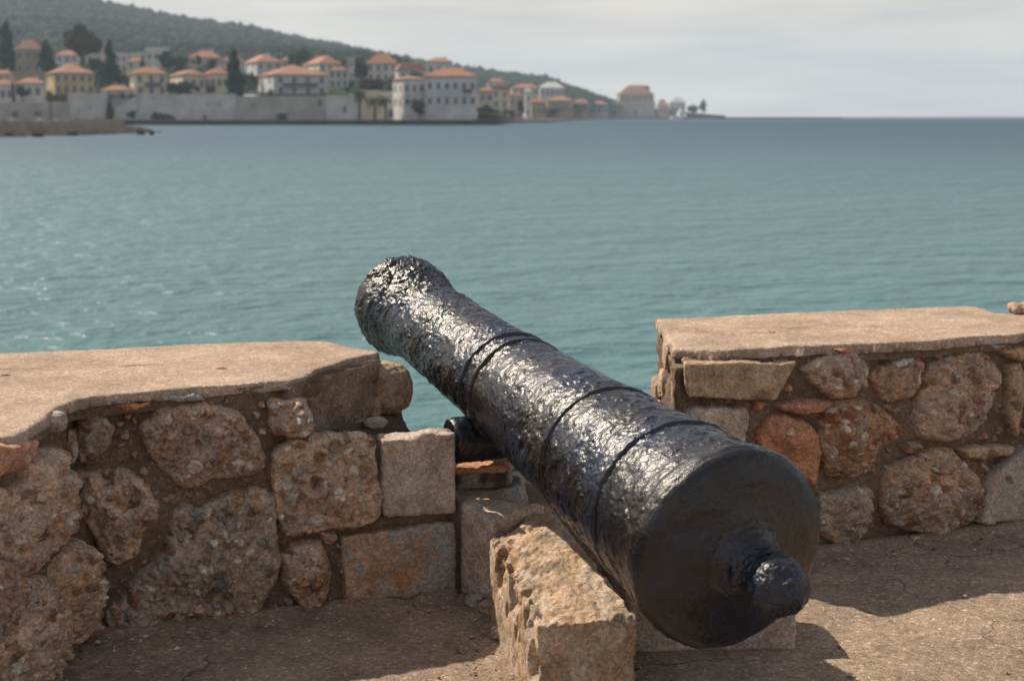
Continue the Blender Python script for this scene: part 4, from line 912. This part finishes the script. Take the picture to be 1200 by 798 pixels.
tag(mesh_np('rocky_shore', np.stack([sX, SD, sZ], 1)[us], Qs, M['rock'], None, smooth=False), 'low rocky left shore', None, None, 'structure')
rk = random.Random(8)
RK = [(-10, 155, 34), (16, 154, 22), (36, 156, 26), (58, 152, 18), (70, 157, 30), (96, 154, 24), (112, 152, 18), (122, 156, 26), (146, 155, 20), (165, 157, 16), (85, 158.5, 20), (44, 160, 22), (10, 160, 26), (136, 150, 16), (178, 158, 9)]
WORDS = ['at the picture edge', 'under the lower wall', 'below the garden wall', 'left of the yellow palm', 'below the yellow palm', 'just right of the yellow palm', 'below the pale shore wall', 'in front of the shore wall', 'near the point', 'low in the water near the point', 'low at the waterline', 'furthest forward at the waterline', 'forward at the left edge', 'at the back of the point', 'outermost tip']
for k, ((x, y, w), wd_) in enumerate(zip(RK, WORDS)):
    D = 2.6 * F / (y + 1.5 - HY) ; D = min(D * 1.05, 400); p = far(x, y, D); u = D / F
    o = boulder('shore_rock', (p[0], p[1], SEA + .15), (w * u * .28, w * u * .22, 2.4 * u + .15), 'warm', 500 + k, None, 40, 24, .35); o.data.materials.clear(); o.data.materials.append(M['rock'])
    tag(o, 'brown shore rock ' + wd_, 'rock', 'rocks on the left far shore')

# trees of the town
T = tree
T('cypress_tree', 10, 26, 88, 17, 520, M['cypress'], 'tallest dark cypress near the left picture edge', 1, 'cypress', 1300, 'cypress trees of the far town')
T('conifer_tree', 55, 50, 84, 24, 545, M['cypress'], 'broad dark conifer behind the ochre house roof', 2, 'cone', 1000)
T('eucalyptus_tree', 97, 26, 88, 46, 540, M['olive'], 'big loose olive brown tree towering behind the ochre house', 3, 'round', 1800)
T('leafy_tree', 112, 66, 92, 22, 530, M['dark'], 'dark leafy tree at the right foot of the big olive brown tree', 4, 'round', 700)
T('conifer_tree', 130, 49, 100, 24, 500, M['cypress'], 'pointed dark conifer right of the big olive brown tree', 5, 'cone', 1200)
T('leafy_tree', 145, 86, 104, 14, 495, M['dark'], 'small dark tree at the foot of the pointed conifer', 6, 'round', 500)
T('cypress_tree', 277, 61, 120, 20, 466, M['cypress'], 'lone tall cypress standing at the shore wall', 7, 'cypress', 1400, 'cypress trees of the far town')
T('cypress_tree', 129, 118, 142, 10, 455, M['cypress'], 'short cypress in front of the pale shore wall', 8, 'cypress', 600, 'cypress trees of the far town')
T('cypress_tree', 16, 92, 122, 5, 436, M['cypress'], 'thin young cypress by the low pink roofed house', 9, 'cypress', 400, 'cypress trees of the far town')
T('leafy_tree', 27, 99, 122, 15, 434, M['dark'], 'dark rounded tree before the low white house', 10, 'round', 600)
T('pine_tree', 197, 59, 90, 26, 560, M['pine'], 'green pine behind the small cream house with sunlit side', 11, 'round', 900)
T('pine_tree', 213, 66, 90, 22, 555, M['pine'], 'second green pine leaning right of the larger one', 12, 'round', 700)
T('leafy_tree', 233, 63, 84, 10, 560, M['dark'], 'small dark tree before the pinkish house', 13, 'round', 350)
T('leafy_tree', 248, 69, 86, 16, 555, M['dark'], 'dark bushy tree right of the small dark tree by the pinkish house', 14, 'round', 500)
T('garden_bush', 211, 95, 116, 36, 464, M['pine'], 'round green bush spilling over the long shore wall', 15, 'bush', 900, cat='bush')
T('garden_bush', 231, 99, 112, 11, 470, M['dark'], 'small dark bush right of the round green bush', 16, 'bush', 300, cat='bush')
T('garden_bush', 247, 98, 112, 14, 470, M['dark'], 'dark bush under the windows left of the lone cypress', 17, 'bush', 300, cat='bush')
T('garden_bush', 155, 127, 143, 15, 452, M['dark'], 'dark bush at the foot of the sloping stair wall', 18, 'bush', 400, cat='bush')
T('garden_bush', 190, 132, 143, 34, 453, M['dark'], 'wide low dark bush at the foot of the long shore wall', 19, 'bush', 500, cat='bush')
T('garden_bush', 240, 134, 143, 8, 452, M['dark'], 'small dark bush on the quay beneath the shore wall openings', 20, 'bush', 200, cat='bush')
T('garden_bush', 330, 132, 144, 18, 450, M['dark'], 'dark bush at the foot of the rough stone shore wall', 21, 'bush', 400, cat='bush')
T('pine_tree', 350, 58, 86, 32, 640, M['pine'], 'wide green pine behind the roof of the grey mansion', 22, 'round', 900)
T('garden_bush', 317, 101, 115, 10, 468, M['dark'], 'dark bush at the sunlit end of the grey mansion', 23, 'bush', 300, cat='bush')
T('bare_tree', 424, 70, 104, 22, 545, M['brown'], 'brownish half bare tree beside the narrow white tower house', 24, 'round', 900)
T('garden_hedge', 436, 93, 107, 44, 475, M['brown'], 'brown scrubby hedge on top of the tall cream garden wall', 25, 'bush', 900, cat='hedge')
T('leafy_tree', 292, 86, 106, 16, 540, M['olive'], 'olive coloured tree below the white house with sunlit end wall', 26, 'round', 500)
T('leafy_tree', 394, 80, 104, 12, 560, M['dark'], 'dark tree between the red roofed house and the white tower house', 27, 'round', 400)
T('leafy_tree', 485, 84, 93, 16, 540, M['pine'], 'small green tree above the roof end of the large white house', 28, 'bush', 400)
T('cypress_tree', 168, 66, 92, 8, 570, M['cypress'], 'slim cypress behind the square cream house', 51, 'cypress', 500, 'cypress trees of the far town')
T('cypress_tree', 341, 62, 88, 7, 600, M['cypress'], 'slim cypress left of the bright red roofed house', 52, 'cypress', 500, 'cypress trees of the far town')
T('cypress_tree', 402, 72, 100, 8, 545, M['cypress'], 'slim cypress left of the narrow white tower house', 53, 'cypress', 500, 'cypress trees of the far town')
T('leafy_tree', 300, 88, 108, 14, 500, M['pine'], 'green tree at the sunlit end of the grey mansion', 54, 'round', 400)
T('leafy_tree', 270, 92, 112, 16, 480, M['dark'], 'dark tree at the foot of the lone cypress', 55, 'round', 400)
T('leafy_tree', 610, 118, 140, 12, 640, M['dark'], 'dark tree before the far harbour houses', 56, 'round', 400)
T('leafy_tree', 705, 113, 134, 24, 1380, M['dark'], 'dark tree left of the headland building', 29, 'round', 600)
T('leafy_tree', 690, 117, 136, 20, 1300, M['dark'], 'dark tree at the near foot of the headland', 30, 'round', 500)
T('leafy_tree', 698, 122, 139, 12, 1370, M['dark'], 'dark tree at the left end of the headland wall', 36, 'round', 400)
T('leafy_tree', 755, 99, 112, 16, 1470, M['dark'], 'dark tree rising over the headland building roof', 31, 'round', 500)
T('leafy_tree', 776, 116, 130, 14, 1460, M['dark'], 'dark tree behind the small pink headland house', 32, 'round', 400)
T('leafy_tree', 812, 122, 138, 16, 1420, M['dark'], 'low dark tree right of the white ferry', 33, 'round', 500)
T('leafy_tree', 824, 117, 138, 13, 1425, M['dark'], 'last dark tree at the tip of the headland', 34, 'round', 500)
T('garden_bush', 492, 116, 141, 22, 440, M['brown'], 'brown climbing shrub on the left of the large white house', 35, 'bush', 600, cat='bush')
palm(421, 106, 142, 26, 448, M['palm'], 'tallest shore palm left of the other palms', 41)
palm(439, 113, 142, 27, 446, M['palm'], 'broad headed shore palm second from the left', 42)
palm(452, 113, 142, 22, 449, M['palm'], 'shore palm just left of the blue door', 43)
palm(477, 112, 142, 21, 447, M['palm'], 'shore palm beside the large white house', 44)
palm(60, 107, 148, 18, 405, M['yellow'], 'yellowish palm standing on the left shore', 45)

# ferry moored at the headland
fp = far(795, 139.0, 1330); u = 1330 / F
fb = tag(empty('ferry', (fp[0], fp[1], SEA), math.radians(40)), 'white ferry moored below the headland', 'boat')
L_f = 26 * u; V = []; st = [(-.5, .10, 1.9), (-.42, .2, 1.75), (0, .24, 1.65), (.32, .2, 1.9), (.5, .02, 2.6)]
for x, w, z in st: V += [(x * L_f, -w * L_f * .5, -.4), (x * L_f, -w * L_f * .62, z * 1.6), (x * L_f, w * L_f * .62, z * 1.6), (x * L_f, w * L_f * .5, -.4)]
Fh = [(0, 1, 2, 3), (16, 19, 18, 17)]
for k in range(4): i = 4 * k; Fh += [(i, i + 4, i + 5, i + 1), (i + 1, i + 5, i + 6, i + 2), (i + 2, i + 6, i + 7, i + 3)]
M['boat'] = plain_mat('white_boat_paint', (.80, .79, .76), .4, .05)
mesh_np('hull', V, Fh, M['boat'], fb, smooth=False, local=True)
cb = box_part('cabin', -.02 * L_f, .3 * L_f, -1.6, 1.6, 3.0, 7.0, M['boat'], fb)
for k in range(4): win(cb, (.03 + k * .07) * L_f, -1.6, 4.6, .7, 1.0)
box_part('bridge', .08 * L_f, .24 * L_f, -1.3, 1.3, 7.002, 9.6, M['boat'], fb); box_part('mast', .14 * L_f, .14 * L_f + .25, -.12, .12, 9.6, 13.5, M['railing'], fb)

# ------------------------------------------------------------------ air
hz_m = bpy.data.materials.new('haze_air'); hz_m.use_nodes = True; nt = hz_m.node_tree; nt.nodes.clear()
ho = nt.nodes.new('ShaderNodeOutputMaterial'); hv = nt.nodes.new('ShaderNodeVolumePrincipled'); hv.inputs['Density'].default_value = .00016; hv.inputs['Color'].default_value = (.70, .86, 1, 1); hv.inputs['Anisotropy'].default_value = .2
nt.links.new(hv.outputs['Volume'], ho.inputs['Volume'])
ztop = float(ZZ.max()) + 14
hz = mesh_np('haze', [(x, y, z) for z in (-3.2, ztop) for x, y in ((-4300, -80), (4300, -80), (4300, 6100), (-4300, 6100))], [(0, 3, 2, 1), (4, 5, 6, 7), (0, 1, 5, 4), (1, 2, 6, 5), (2, 3, 7, 6), (3, 0, 4, 7)], hz_m, None, smooth=False)
tag(hz, 'thin sea haze softening the far shore', 'haze', None, 'stuff')
